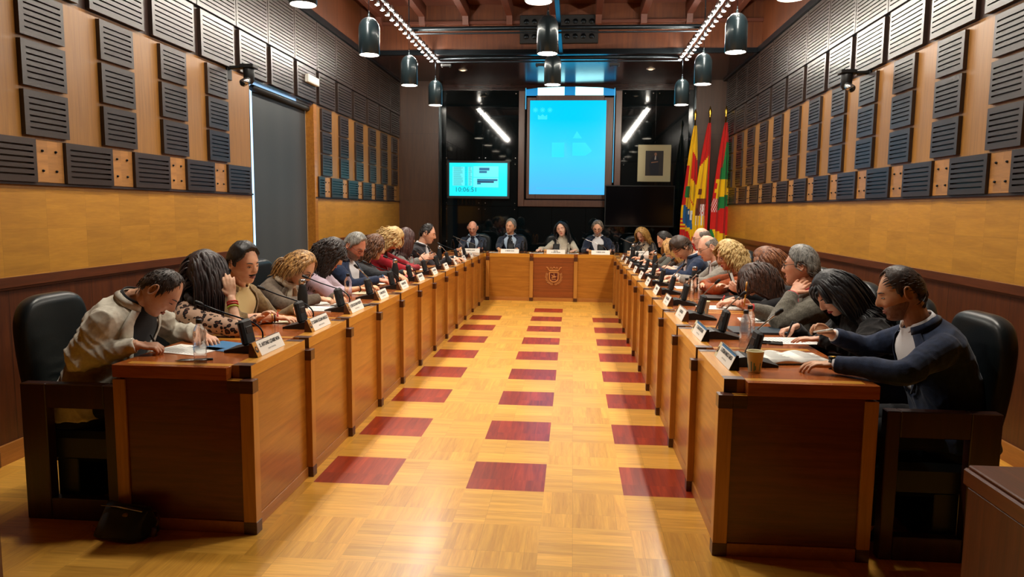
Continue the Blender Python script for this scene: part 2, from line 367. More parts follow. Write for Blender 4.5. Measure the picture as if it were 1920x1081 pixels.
for side, x, s, ph, cols in (('left', XL, 1, .37, [0, 1, 2, 3, 7, 8, 9, 10, 11, 12]), ('right', XR, -1, .17, list(range(0, 13)))):
    protos = {}
    def place(key, w, h, n, y, z, label, name='acoustic_panel'):
        if key not in protos:
            o = slotpanel(w, h, n, s, .03 if key[0] == 's' else .035).build(name, 'slat'); protos[key] = o; tag(o, label, 'wall panel', grp[side])
        else:
            o = protos[key].copy(); C.objects.link(o); o['label'] = label
        o.location = (x, y, z)
    for ci, k in enumerate(cols):
        y = ph+.756*k
        for r in range(3):
            place('s', .39, .275, 6, y, 1.99+.302*r, 'dark square slotted panel, %s wall, %s of the column %s' % (side, rown[r], ORD[ci]))
    # low tiles between the columns with the light screwed blocks
    ly = ph-.78+.756*0
    n = 0
    for k in range(-1, 14):
        y = ph+.39-.05+.756*(k)
        if side == 'left' and 3.1 < y < 5.1: continue
        if y < -.2 or y+.4 > YC: continue
        w = .487
        if side == 'left' and k == 3: w = .5
        if side == 'left' and k == 6: y = 5.5; w = .23
        place('l%d' % (k == 6 and side == 'left'), w, .268, 6, y, 1.70, 'dark slotted low tile on the %s wall, %s' % (side, ORD[min(n, 15)])); n += 1
    protos2 = None; n = 0
    for k in range(-1, 14):
        y = ph+.34+.756*k+.487+.003
        if side == 'left' and 3.2 < y < 5.45: continue
        if y < -.2 or y+.25 > YC: continue
        if protos2 is None:
            t = thing('wall_block', '', 'wall block', (x, y, 1.70), 0, 'light wooden screwed blocks along the %s wall' % side)
            mb = MB(); a, b = min(0, s*.014), max(0, s*.014); mb.box(a, b, 0, .263, 0, .268, 0, .002); mb.build('block_face', 'tanblock', t)
            for yy in (.07, .19):
                for zz in (.075, .2):
                    mb = MB(); mb.lathe([(.0085, 0), (.0085, .006), (.005, .012), (.002, .013)], n=8); mb.xf(Matrix.Translation((s*.014, yy, zz)) @ Matrix.Rotation(s*PI/2, 4, 'Y')); mb.build('screw', 'steel', t)
            protos2 = t
        else: t = dup(protos2, (x, y, 1.70))
        t['label'] = 'light screwed wooden block on the %s wall, %s' % (side, ORD[min(n, 15)]); n += 1
    # big dark panels, two rows, in the dark walnut zone
    n = 0
    for k in range(-1, 13):
        y = (.222 if side == 'left' else .0)+.756*k
        if y < -.6 or y+.7 > YC: continue
        place('bl', .64, .405, 9, y+.045, 2.91, 'wide slotted dark panel, lower dark row of the %s wall, %s' % (side, ORD[min(n, 15)]))
        place('bu', .742, .61, 15, y-.005+(.0), 3.335, 'finely slotted dark panel, top row of the %s wall, %s' % (side, ORD[min(n, 15)])); n += 1

# ---------------------------------------------------------------- left window with roller blind
mb = MB(); d = .22
mb.box(XL-d-.02, XL-d+.0, 3.5, 5.5, 0, 2.95, 1)
mb.box(XL-d, XL+.014, 5.395, 5.5, 0, 2.89, 0, .003); mb.box(XL-d, XL, 3.545, 3.56, 0, 2.88, 2)
struct(mb.build('window_1', ['d_panel', mat('daylit window pane', '#dff0ff', .3, emit='#a8d4ff', es=2.2), 'steel']))
t = thing('roller_blind', 'charcoal grey roller blind pulled down over the tall left window', 'blind', (XL-.1, 4.5, 0))
mb = MB(); mb.box(-.004, .0, -.86, .9, .4, 2.82, 0)
nb = 40; R = []
b2 = MB(); b2.smooth = True
for i in range(nb+1):
    y = -.67+1.56*i/nb; x = .0012*math.sin(i*.5)
    R.append([(x, y, .12), (x, y, 2.82)])
b2.rings(R, closed=False, cap=False); b2.build('blind_cloth', 'blind', t)
mb = MB(); mb.smooth = True; mb.tube([(0.03, -.72, 2.83), (.03, .9, 2.83)], .035, 16); mb.build('roller_tube', 'blackm', t)
mb = MB(); mb.box(-.01, .012, -.67, .89, .1, .13); mb.build('bottom_bar', 'blackm', t)
# emergency light on the left wall
t = thing('emergency_light', 'white box of an emergency light on the dark left wall above the blind', 'light', (XL+.035, 5.05, 3.11))
mb = MB(); mb.box(0, .05, 0, .38, 0, .1, 0, .006); mb.build('housing', 'white', t)
mb = MB(); mb.box(.05, .055, .02, .36, .015, .085); mb.build('diffuser', mat('lamp diffuser', '#e8e6de', .4), t)
# CCTV cameras on brackets
def cctv(x, y, z, s, label):
    t = thing('ceiling_camera', label, 'camera', (x, y, z))
    mb = MB(); mb.box(min(0, s*.02), max(0, s*.02), -.03, .06, -.09, .04, 0, .003); mb.box(min(0, s*.2), max(0, s*.2), -.02, .05, .015, .04, 0, .003); mb.build('bracket', 'blackm', t)
    mb = MB(); mb.smooth = True; mb.lathe([(.05, .0), (.055, -.02), (.05, -.12), (.03, -.15)], (s*.22, 0, .02), 16); mb.build('housing', 'black', t)
    mb = MB(); mb.box(s*.22-.07, s*.22+.07, -.06, .06, .015, .05, 0, .005); mb.build('top_plate', 'blackm', t)
    mb = MB(); mb.smooth = True; mb.tube([(s*.22, -.03, -.1), (s*.22-s*.02, -.1, -.14)], .036, 14); mb.build('lens_barrel', 'chrome', t)
    mb = MB(); mb.smooth = True; mb.ell((s*.22-s*.021, -.1, -.141), (.028, .01, .028)); mb.build('lens', 'granite', t)
cctv(XL, 3.08, 2.88, 1, 'black camera on a bracket on the left wall beside the window top')
cctv(XR, 3.4, 2.86, -1, 'black camera on a bracket high on the right wall')
# ---------------------------------------------------------------- back window with bright screen
mb = MB(); W0, W1, Z0, Z1 = -.52, 1.47, 1.62, 3.84
def bar(x0, x1, z0, z1, y0=YB-.05, y1=YB+.02, mi=0): mb.box(x0, x1, y0, y1, z0, z1, mi, .006)
bar(W0, W0+.12, Z0, Z1); bar(W1-.12, W1, Z0, Z1); bar(W0+.12, W1-.12, Z0, Z0+.13)
bar(W0+.16, W0+.34, Z0+.15, 3.72, YB-.03, YB+.03); bar(W1-.34, W1-.16, Z0+.15, 3.72, YB-.03, YB+.03); bar(W0+.34, W1-.34, Z0+.15, Z0+.27, YB-.03, YB+.03); bar(W0+.34, W1-.34, 3.64, 3.76, YB-.03, YB+.03)
mb.box(W0+.12, W1-.12, YB+.02, YB+.05, Z0, 3.76, 2)
mb.box(W0+.125, W0+.14, YB-.02, YB, 3.5, 3.9, 1); mb.box(W1-.15, W1-.138, YB-.02, YB, 2.1, 3.9, 1)
# clerestory panes above
def pane(x0, x1, zt0, zt1, mi):
    mb.add([(x0, YB+.03, 3.76), (x1, YB+.03, 3.76), (x1, YB+.03, zt1), (x0, YB+.03, zt0)], [(0, 1, 2, 3)], mi)
pane(W0+.13, W0+.36, 3.88, 3.91, 3); pane(W0+.36, W0+.88, 3.91, 3.93, 4); pane(W0+.88, W1-.9, 3.93, 3.93, 3); pane(W1-.9, W1-.36, 3.93, 3.91, 4); pane(W1-.36, W1-.13, 3.91, 3.88, 3)
struct(mb.build('window_2', ['winframe', mat('bluish edge glow', '#2a7a9a', .3, emit='#3aa8d8', es=.9), 'granite', mat('blue sky glass', '#1c6a98', .2, emit='#1878b0', es=1.0), mat('bright sky glass', '#c0f4ff', .2, emit='#9af0ff', es=2.6)]))
SX0, SX1, SZ0, SZ1 = -.30, 1.17, 1.86, 3.66
t = thing('projection_screen', 'large bright blue screen set in the wooden window on the back wall', 'screen', (.435, YB-.04, 1.86))
sm = bpy.data.materials.new('glowing blue screen'); nt, b = _bs(sm)
tc = nt.nodes.new('ShaderNodeTexCoord'); sp = nt.nodes.new('ShaderNodeSeparateXYZ'); nt.links.new(tc.outputs['Object'], sp.inputs[0])
r = nt.nodes.new('ShaderNodeValToRGB'); e = r.color_ramp.elements; e[0].color = lin('#48a4d8'); e[1].color = lin('#00b4ec'); e[0].position = .05; e[1].position = .8
q = e.new(.4); q.color = lin('#38b8e8')
nt.links.new(math_(nt, 'DIVIDE', sp.outputs[2], 1.8), r.inputs[0]); nt.links.new(r.outputs[0], b.inputs['Emission Color']); b.inputs['Emission Strength'].default_value = 1.35; b.inputs['Base Color'].default_value = (0, .02, .03, 1); b.inputs['Roughness'].default_value = .12
mb = MB(); mb.box(-.735, .735, -.004, .02, 0, 1.8); mb.build('screen_face', sm, t)
gl = mat('paler screen drawing', '#003040', .3, emit='#14bcf0', es=1.42); gl2 = mat('faint screen lettering', '#003040', .3, emit='#3ab0e0', es=1.2)
for cx in (-.63, -.49, -.35):
    mb = MB()
    for a in range(4):
        n0 = len(mb.v); mb.box(-.05, .05, -.001, .001, -.006, .006); mb.xf(Matrix.Translation((cx, -.006, 1.62)) @ Matrix.Rotation(a*PI/4, 4, 'Y'), n0)
    mb.build('screen_star', gl, t)
mb = MB(); mb.prism([(-.58, 1.44), (-.4, 1.44), (-.4, 1.53), (-.445, 1.5), (-.49, 1.54), (-.535, 1.5), (-.58, 1.53)], 'y', -.007, -.005); mb.build('screen_crown', gl, t)
for pl in ([(-.3, .72), (-.06, .72), (-.06, 1.0), (-.3, 1.0)], [(.1, .75), (.35, .75), (.48, .84), (.35, 1.0), (.1, 1.0)], [(.1, 1.08), (.28, 1.08), (.18, 1.22)]):
    mb = MB(); mb.prism(pl, 'y', -.007, -.005); mb.build('screen_shape', gl, t)
mb = MB(); mb.box(-.6, .55, -.007, -.005, .1, .135); mb.build('screen_caption_band', gl2, t)
# TV with voting list
t = thing('wall_television', 'lit television with voting charts and the clock time on the black wall', 'television', (-1.303, YB-.07, 1.765))
mb = MB(); w, h = .62, .735
for x0, x1, z0, z1 in ((-w, w, 0, .05), (-w, w, h-.04, h), (-w, -w+.045, .05, h-.04), (w-.045, w, .05, h-.04)): mb.box(x0, x1, -.02, .06, z0, z1, 0, .004)
mb.box(-w+.02, w-.02, .02, .06, .02, h-.02); mb.build('bezel', mat('dark grey bezel', '#2c3236', .4), t)
mb = MB(); mb.box(-.575, .575, 0, .015, .05, h-.04); mb.build('display', mat('cyan display', '#003438', .2, emit='#20dcf0', es=1.2), t)
lt = mat('pale chart box', '#004048', .3, emit='#6cf4fa', es=.95); dk = mat('chart bar blue', '#001828', .4, emit='#1080b8', es=.6); nv = mat('chart bar navy', '#001020', .4, emit='#183878', es=.5); tx = mat('teal screen text', '#002428', .4, emit='#0a8898', es=.6)
mb = MB(); mb.box(-.1, .4, -.002, 0, .42, .63); mb.box(-.1, .4, -.002, 0, .22, .41)
mb.box(-.51, -.27, -.002, 0, .25, .62); mb.box(-.2, -.12, -.002, 0, .25, .62); mb.build('chart_background', lt, t)
mb = MB(); mb.box(.02, .22, -.004, -.002, .55, .6); mb.box(.02, .17, -.004, -.002, .5, .54); mb.box(-.02, .38, -.004, -.002, .345, .38); mb.box(-.02, .05, -.004, -.002, .28, .305); mb.build('chart_bars', dk, t)
mb = MB(); mb.box(-.02, .31, -.004, -.002, .31, .342); mb.build('navy_bar', nv, t)
mb = MB()
for i in range(19):
    z = .26+.0195*i
    for x0, x1 in ((-.49, -.3-random.random()*.06), (-.26, -.225), (-.19, -.15+random.random()*.03)): mb.box(x0, x1, -.004, -.002, z, z+.005)
vs, fs = text_mb('10:06:51', .125, 1.05); mb.add([(v.x-.24, -.003, v.y+.17) for v in vs], fs); mb.build('screen_text', tx, t)
# dark television at the right
t = thing('black_television', 'large switched-off black television under the framed portrait', 'television', (1.83, YB-.3, 1.0))
mb = MB(); mb.box(-.66, .66, 0, .05, .25, 1.04, 0, .006); mb.build('casing', 'black', t)
mb = MB(); mb.box(-.64, .64, -.003, 0, .28, 1.02); mb.build('display', mat('dark display glass', '#04060a', .1), t)
mb = MB(); mb.box(-.05, .05, .02, .08, -1.0, .3, 0); mb.box(-.35, .35, -.2, .25, -1.0, -.97, 0, .006); mb.build('stand', 'blackm', t)
# portrait
t = thing('framed_portrait', 'framed portrait of a standing person in a dark suit with cream mount', 'picture', (2.115, YB-.03, 2.12))
mb = MB(); mb.box(-.315, .315, 0, .03, 0, .705, 0, .006); mb.build('mount', mat('cream mount', '#c4bf9a', .6), t)
mb = MB(); mb.box(-.17, .17, -.004, 0, .115, .59); mb.build('canvas', mat('dark painting ground', '#2b2a2b', .5), t)
mb = MB()
mb.prism([(-.07, .13), (.08, .13), (.09, .3), (.1, .42), (.06, .48), (-.02, .49), (-.08, .42), (-.1, .32)], 'y', -.007, -.004, 0)
mb.lathe([(.024, -.001), (.024, 0.001)], n=14, mi=1); n0 = len(mb.v)-28; mb.xf(Matrix.Translation((.02, -.007, .525)) @ Matrix.Rotation(PI/2, 4, 'X') @ Matrix.Diagonal((1, 1.3, 1, 1)), n0)
mb.prism([(-.06, .355), (.07, .375), (.07, .39), (-.06, .375)], 'y', -.009, -.007, 1); mb.prism([(.0, .42), (.03, .42), (.03, .495), (.01, .495)], 'y', -.009, -.007, 2)
mb.build('painted_figure', [mat('painted dark suit', '#1a2230', .6), mat('painted skin', '#9a705a', .6), mat('painted shirt', '#b8b8b8', .6)], t)
# fascia speaker array
t = thing('spotlight_panel', 'black panel with two rows of round recessed lamps above the hall', 'lamp panel', (.30, 7.52, 4.1))
mb = MB(); mb.box(-.6, .6, 0, .06, 0, .42, 0, .006); mb.build('panel', 'blackm', t)
for r in range(2):
    for k in range(9):
        mb = MB(); mb.smooth = True; mb.lathe([(.028, 0), (.034, .004), (.04, .0), (.04, .01)], n=16, cap=True); mb.xf(Matrix.Translation((-.5+.125*k, 0, .1+.22*r)) @ Matrix.Rotation(PI/2, 4, 'X')); mb.build('lamp_ring', 'steel', t)
# recessed downlights
for x, lab in ((-1.4, 'left'), (1.85, 'right')):
    t = thing('downlight', 'small round recessed downlight in the dark soffit, the %s one' % lab, 'light', (x, 8.95, 3.98))
    mb = MB(); mb.smooth = True; mb.lathe([(.06, -.012), (.075, -.006), (.075, 0)], n=20); mb.build('ring', 'white', t)
    mb = MB(); mb.lathe([(.03, -.02), (.045, -.012)], n=16); mb.build('bulb', mat('faint bulb', '#ffffff', .4, emit='#ffdcb0', es=1.5), t)
# ---------------------------------------------------------------- desks
DT = .81
def desk(s, label, crest=False):
    """desk module: origin at the aisle face of its post, s=+1 aisle towards +x, length along +y"""
    t = thing('desk', label, 'desk')
    X = lambda a, b: (min(s*a, s*b), max(s*a, s*b))
    L = mods
    def bx(mb, a, b, y0, y1, z0, z1, mi=0, bev=.0015): x0, x1 = X(a, b); mb.box(x0, x1, y0, y1, z0, z1, mi, bev)
    mb = MB(); bx(mb, -.063, 0, 0, .06, .06, .69); mb.build('post', 'd_post', t)
    mb = MB(); bx(mb, -.064, .001, 0, .061, 0, .06); mb.build('post_foot', 'd_dark', t)
    mb = MB(); bx(mb, -.064, .001, -.0, .061, .69, .75, 0); bx(mb, -.125, -.064, 0, .061, .69, .748, 0); bx(mb, -.125, -.066, .001, .06, .748, .75, 1, 0); mb.build('cross_rail', ['d_dark', 'd_light'], t)
    mb = MB(); bx(mb, -.055, -.035, .06, L, .06, .75); bx(mb, -.055, -.035, 0.03, .06, .06, .69); mb.build('front_panel', 'd_crestpanel' if crest else 'd_panel', t)
    mb = MB(); bx(mb, -.055, -.028, .061, L, 0, .06); mb.build('plinth', 'd_plinth', t)
    mb = MB(); bx(mb, -.125, -.033, .06, L, .75, DT, 0); mb.build('edge_band', 'd_light', t)
    mb = MB(); bx(mb, -.09, -.0325, .0585, .0615, .7495, DT+.0005, 0, 0); bx(mb, -.125, -.09, .0588, .0615, .7495, DT, 1, 0)
    mb.build('end_grain_block', ['d_dark', 'd_post'], t)
    for y0 in (.062, L-.06): mb = MB(); bx(mb, -.125, -.0328, y0, y0+.058, DT-.0005, DT+.0008, 0, 0); mb.build('corner_inlay', 'd_dark', t)
    mb = MB(); bx(mb, -.69, -.125, .0, L, .75, DT); mb.build('tabletop', 'd_top', t)
    for y0 in (.035, L-.07): mb = MB(); bx(mb, -.64, -.127, y0, y0+.05, DT-.001, DT+.0008, 0, 0); mb.build('border_inlay', 'd_lightx', t)
    mb = MB(); bx(mb, -.66, -.06, .012, .032, .06, .75); mb.build('end_panel', 'd_end', t)
    mb = MB(); bx(mb, -.69, -.632, 0, .055, .06, .74); mb.build('rear_post', 'd_post', t)
    mb = MB(); bx(mb, -.632, -.064, .005, .045, 0, .06); bx(mb, -.69, -.632, 0, .056, 0, .06, 1); mb.build('end_plinth', ['d_plinth', 'd_dark'], t)
    return t
NUM = 'first second third fourth fifth sixth seventh eighth ninth tenth eleventh twelfth'.split()
dl = desk(1, ''); dr = desk(-1, '')
for k in range(12):
    for s, pr, x, y, nm in ((1, dl, -.907, -.68, 'left'), (-1, dr, 1.235, -.66, 'right')):
        lab = 'wooden desk section, the %s from the camera in the %s row' % (NUM[k], nm)
        t = pr if k == 0 else dup(pr)
        t.location = (x, y+mods*k, 0); t['label'] = lab; t['group'] = 'desk sections of the long rows'
for k in range(5):
    x = -1.66+.7545*k
    lab = ['wooden head table section at its far left end', 'wooden head table section left of the crest', 'head table section carrying the carved coat of arms', 'wooden head table section right of the crest', 'wooden head table section at its far right end'][k]
    if k == 2: t = desk(1, lab, True)
    else: t = dup(dl, None, None, lab)
    t.location = (x, 8.36, 0); t.rotation_euler = (0, 0, -PI/2); t['label'] = lab; t['group'] = 'desk sections of the head table'
    if k == 2:
        c = bpy.data.objects.new('carved_crest', None); C.objects.link(c); c.parent = t; c.location = (-.035, .415, .43); c.rotation_euler = (PI/2, 0, PI/2); c['label'] = 'carved coat of arms with crown and laurel'
        # local: x right, y up, z out
        def part(nm, mb, m): mb.build(nm, m, c)
        sh = [(-.083, .075), (.083, .075), (.083, -.03)]+[(.083*math.cos(a), -.03-.075*math.sin(a)) for a in [PI*i/12 for i in range(1, 12)]]+[(-.083, -.03)]
        inn = [(x*.78, (y+.01)*.8-.01) for x, y in sh]
        mb = MB(); mb.prism(inn, 'z', .0, .004); part('shield_field', mb, mat('dark red field', '#5e1c10', .5))
        mb = MB(); n = len(sh); mb.rings([[(x, y, 0) for x, y in inn], [(x, y, .02) for x, y in inn], [(x, y, .02) for x, y in sh], [(x, y, 0) for x, y in sh]], cap=False, loop=True); part('shield_rim', mb, 'carved')
        mb = MB(); mb.smooth = True
        mb.ell((.005, -.008, .008), (.035, .016, .009)); mb.tube([(-.022, 0, .008), (-.03, .022, .01), (-.04, .026, .01)], [.011, .008, .005], 8); mb.ell((.004, .022, .01), (.011, .02, .008)); mb.ell((.002, .045, .01), (.008, .008, .007))
        for a, b in ((-.025, -.04), (-.015, -.045), (.02, -.045), (.03, -.04)): mb.tube([(a, -.015, .008), (b, -.03, .008), (a+.003, -.045, .007)], [.007, .004, .003], 6)
        mb.tube([(.038, -.004, .008), (.052, .004, .008), (.056, -.012, .006)], [.005, .004, .002], 6); mb.box(-.045, .045, -.062, -.052, .003, .008)
        part('horse_rider_relief', mb, 'carved')
        mb = MB(); mb.smooth = False; mb.prism([(-.075, .085), (.075, .085), (.085, .115), (-.085, .115)], 'z', 0, .02)
        for x in (-.088, .088): mb.prism([(x*.85, .1), (x*1.0, .1), (x*1.35, .15), (x*1.1, .15)], 'z', .0, .016)
        part('crown_band', mb, 'carved')
        mb = MB(); mb.smooth = True
        for x, y in ((-.05, .135), (0, .142), (.05, .135)):
            for dx, dy in ((-.014, 0), (.014, 0), (0, .014)): mb.ell((x+dx, y+dy, .008), (.011, .011, .01), 10, 6)
        for x in (-.12, .12): mb.ell((x, .15, .008), (.013, .011, .009), 10, 6)
        part('crown_leaves', mb, 'carved')
        mb = MB(); mb.smooth = True
        for sg in (-1, 1):
            P = [(sg*.01, -.135, .006), (sg*.06, -.125, .008), (sg*.105, -.09, .008), (sg*.125, -.04, .008), (sg*.125, .01, .008), (sg*.112, .055, .006)]
            mb.tube(P, [.006, .006, .005, .005, .004, .003], 6)
            for i, p in enumerate(P[1:]):
                q = V(P[i]); d = (V(p)-q)
                for h in (.3, .75):
                    b = q+d*h
                    for o in (-1, 1):
                        nrm = V((-d.y, d.x, 0)).normalized()*o*.014; n0 = len(mb.v); mb.ell((0, 0, 0), (.016, .006, .006), 8, 5)
                        ang = math.atan2(d.y, d.x)+o*.6*1; mb.xf(Matrix.Translation(b+nrm) @ Matrix.Rotation(ang, 4, 'Z'), n0)
        part('laurel_wreath', mb, 'carved')

# ---------------------------------------------------------------- chairs
def make_chair():
    """chair facing +x, origin on the floor under the seat centre"""
    t = thing('council_chair', '', 'chair')
    for nm, y0, y1 in (('side_frame', -.31, -.25), ('side_frame', .25, .31)):
        mb = MB(); a, b = -.25, .24
        mb.box(a, a+.13, y0, y1, 0, .69, 0, .004); mb.box(b-.06, b, y0, y1, 0, .69, 0, .004); mb.box(a+.13, b-.06, y0, y1, 0, .11, 0, .004); mb.box(a+.13, b-.06, y0, y1, .57, .69, 0, .004)
        mb.build(nm, 'chairwood', t)
    mb = MB(); mb.box(-.2, .24, -.25, .25, .27, .43, 0, .03); mb.build('seat', 'leather', t)
    mb = MB(); mb.box(-.13, -.02, -.24, .24, .02, .3, 0, .004); mb.build('pedestal', 'leather', t)
    mb = MB(); mb.smooth = True; R = []
    for i in range(22):
        u = [0, .1, .2, .3, .4, .5, .6, .7, .76, .8, .83, .86, .885, .91, .93, .95, .965, .978, .988, .995, .9985, 1][i]; z = .38+.72*u; q_ = max(0, (u-.76)/.24); h = .245-.15*(1-math.sqrt(max(0, 1-q_*q_)))
        e_ = max(0, (u-.93)/.07); d = .012+.043*math.sqrt(max(0, 1-e_*e_)); h -= .03*(1-math.sqrt(max(0, 1-e_*e_))); xc = -.2-.10*u-.03*math.sin(u*PI)
        R.append([(xc+d*(abs(math.cos(a))**.55*math.copysign(1, math.cos(a))), h*(abs(math.sin(a))**.5*math.copysign(1, math.sin(a))), z) for a in [2*PI*j/28 for j in range(28)]])
    mb.rings(R); mb.build('backrest', 'leather', t)
    return t
chair0 = make_chair(); used = [False]
def place_chair(x, y, rz, label, z=0):
    t = chair0 if not used[0] else dup(chair0); used[0] = True
    t.location = (x, y, z); t.rotation_euler = (0, 0, rz); t['label'] = label; t['group'] = 'black leather council chairs'; return t
# foreground cabinets at both lower corners
for nm, x0, x1, lab in (('left', -1.75, -1.212, 'dark wooden cabinet cut by the lower left corner of the view'), ('right', 1.885, 2.45, 'dark wooden cabinet with moulded top at the lower right corner')):
    t = thing('wooden_cabinet', lab, 'cabinet', (0, 0, 0))
    y1 = -1.42 if nm == 'right' else -1.80; y0 = y1-.5
    zt = .736 if nm == 'right' else .80
    mb = MB(); mb.box(x0+.012, x1-.012, y0+.012, y1-.012, 0, zt-.075, 0, .003); mb.build('carcass', 'dado', t)
    mb = MB(); mb.box(x0, x1, y0, y1, zt-.07, zt-.012, 0, .006); mb.box(x0+.01, x1-.01, y0+.01, y1-.01, zt-.012, zt, 0, .004); mb.build('cabinet_top', 'rail', t)
    mb = MB(); mb.box(x0+.06, x1-.06, y0-.002, y0+.01, .08, zt-.12, 0, .003); mb.build('door', 'chairwood', t)

# ---------------------------------------------------------------- lamps and trusses
LX, RX, CX = -1.655, 2.215, .267
def pendant(x, y, row, n):
    t = thing('pendant_lamp', 'dark green domed pendant lamp, %s of the %s row' % (ORD[n], row), 'pendant lamp', (x, y, 3.2), 0, 'domed pendant lamps')
    mb = MB(); mb.smooth = True; r = .112
    prof = [(r-.006, .0), (r, .004), (r, .27)]+[(r*math.cos(a), .27+.125*math.sin(a)) for a in [PI/2*i/9 for i in range(1, 9)]]+[(.014, .397), (.012, .43)]
    mb.lathe(prof+[], n=36, cap=False); mb.build('shade', 'lampshell', t)
    mb = MB(); mb.smooth = True; mb.lathe([(r-.008, 0), (r-.008, .06), (.07, .1)], n=36, cap=False); mb.build('reflector', mat('white reflector', '#f0eee8', .4), t)
    mb = MB(); mb.lathe([(r-.012, .018), (r-.012, .02)], n=32); mb.build('glowing_diffuser', 'lampglow', t)
    mb = MB(); mb.smooth = True; mb.tube([(0, 0, .42), (0, 0, .46)], .006, 8); mb.tube([(0, 0, .46), (0, 0, .715)], .003, 6); mb.build('cord', 'steel', t)
    l = bpy.data.lights.new('pendant light', 'SPOT'); l.energy = PEND; l.color = LAMPCOL; l.spot_size = math.radians(115); l.spot_blend = .6; l.shadow_soft_size = .08
    o = bpy.data.objects.new('pendant_light', l); C.objects.link(o); o.parent = t; o.location = (0, 0, -.012)
PEND = 78; LAMPCOL = (1, .92, .79)
ys = [.15, 2.05, 3.97, 5.88, 7.73]
for n, y in enumerate(ys):
    pendant(LX, y, 'left', n); pendant(RX, y, 'right', n)
    if n < 4: pendant(CX, y, 'centre', n)
SPOT = 21
for nm, x in (('left', LX), ('right', RX)):
    t = thing('light_track', 'long ceiling track of bright bulbs above the %s desk row' % nm, 'light track', (x, 0, 3.9), 0, 'bulb tracks')
    mb = MB(); mb.box(-.015, .015, .1, 7.78, .02, .05, 0, .003); mb.build('track_rail', 'steel', t)
    mb = MB(); mb.smooth = True
    for y in (1.0, 3.97, 5.88, 7.7): mb.tube([(0, y, .04), (0, y, .8 if y < 7.6 else .1)], .008, 8)
    mb.build('hanger', 'steel', t)
    bulb = bus = None; k = 0
    for i in range(34):
        y = 7.68-.2265*i
        for dx in (-.055, .055):
            if bulb is None:
                mb = MB(); mb.smooth = True; mb.lathe([(.012, .03), (.024, .012), (.03, -.012), (.027, -.03)], n=12, cap=False); bulb = mb.build('lamp_holder', 'chrome', t)
                mb = MB(); mb.smooth = True; mb.ell((0, 0, -.022), (.027, .027, .016), 12, 6); bus = mb.build('bulb', 'spotglow', bulb); o = bulb
            else:
                o = bulb.copy(); C.objects.link(o); b = bus.copy(); C.objects.link(b); b.parent = o
            o.parent = t; o.location = (dx, y, 0)
        if i % 2 == 0:
            l = bpy.data.lights.new('track light', 'POINT'); l.energy = SPOT; l.color = LAMPCOL; l.shadow_soft_size = .04
            o = bpy.data.objects.new('track_light', l); C.objects.link(o); o.parent = t; o.location = (0, y, -.05)
for n, y in enumerate((5.88, 7.73)):
    t = thing('cross_bar', 'dark steel bar spanning the hall under the ceiling, the %s one' % ('nearer' if n == 0 else 'farther'), 'bar', (0, y, 3.9), 0, 'steel cross bars')
    mb = MB(); mb.smooth = True; mb.tube([(LX+.03, 0, .03), (RX-.03, 0, .03)], .03, 14); mb.build('upper_tube', 'steel', t)
    mb = MB(); mb.smooth = True; mb.tube([(LX+.03, 0, -.03), (RX-.03, 0, -.03)], .012, 10); mb.build('lower_tube', 'chrome' if 0 else 'steel', t)
    if n == 1:
        for x in (-1.48, .02, 1.17):
            mb = MB(); mb.box(x-.08, x+.08, -.03, .02, -.1, -.06, 0, .004)
            for d in (-.06, .06): mb.lathe([(.012, -.115), (.014, -.1)], (x+d, 0, 0), 8)
            mb.build('clamp', 'blackm', t)
t = thing('centre_beam', 'dark square steel beam running along the middle of the ceiling', 'beam', (CX+.07, 0, 3.9))
mb = MB(); mb.box(-.03, .03, 1.0, 7.7, .06, .12, 0, .004); mb.build('beam_tube', mat('bluish steel', '#2a4458', .3, .8), t)
mb = MB()
for y in (2.0, 4.9): mb.box(-.01, .01, y, y+.02, .12, .6)
mb.build('hanger', 'steel', t)
for nm, x, y in (('left', -1.75, 5.6), ('right', 2.28, 5.6)):
    t = thing('round_speaker', 'round dark ceiling speaker above the %s lamps' % nm, 'speaker', (x, y, 4.38))
    mb = MB(); mb.smooth = True; mb.lathe([(.1, -.02), (.2, -.015), (.24, .01), (.245, .05), (.2, .09)], n=36); mb.build('housing', 'black', t)
    mb = MB(); mb.smooth = True; mb.lathe([(.06, -.03), (.09, -.024)], n=24); mb.build('cone', 'steel', t)
    mb = MB(); mb.tube([(0, 0, .08), (0, 0, .32)], .01, 8); mb.build('mount', 'steel', t)

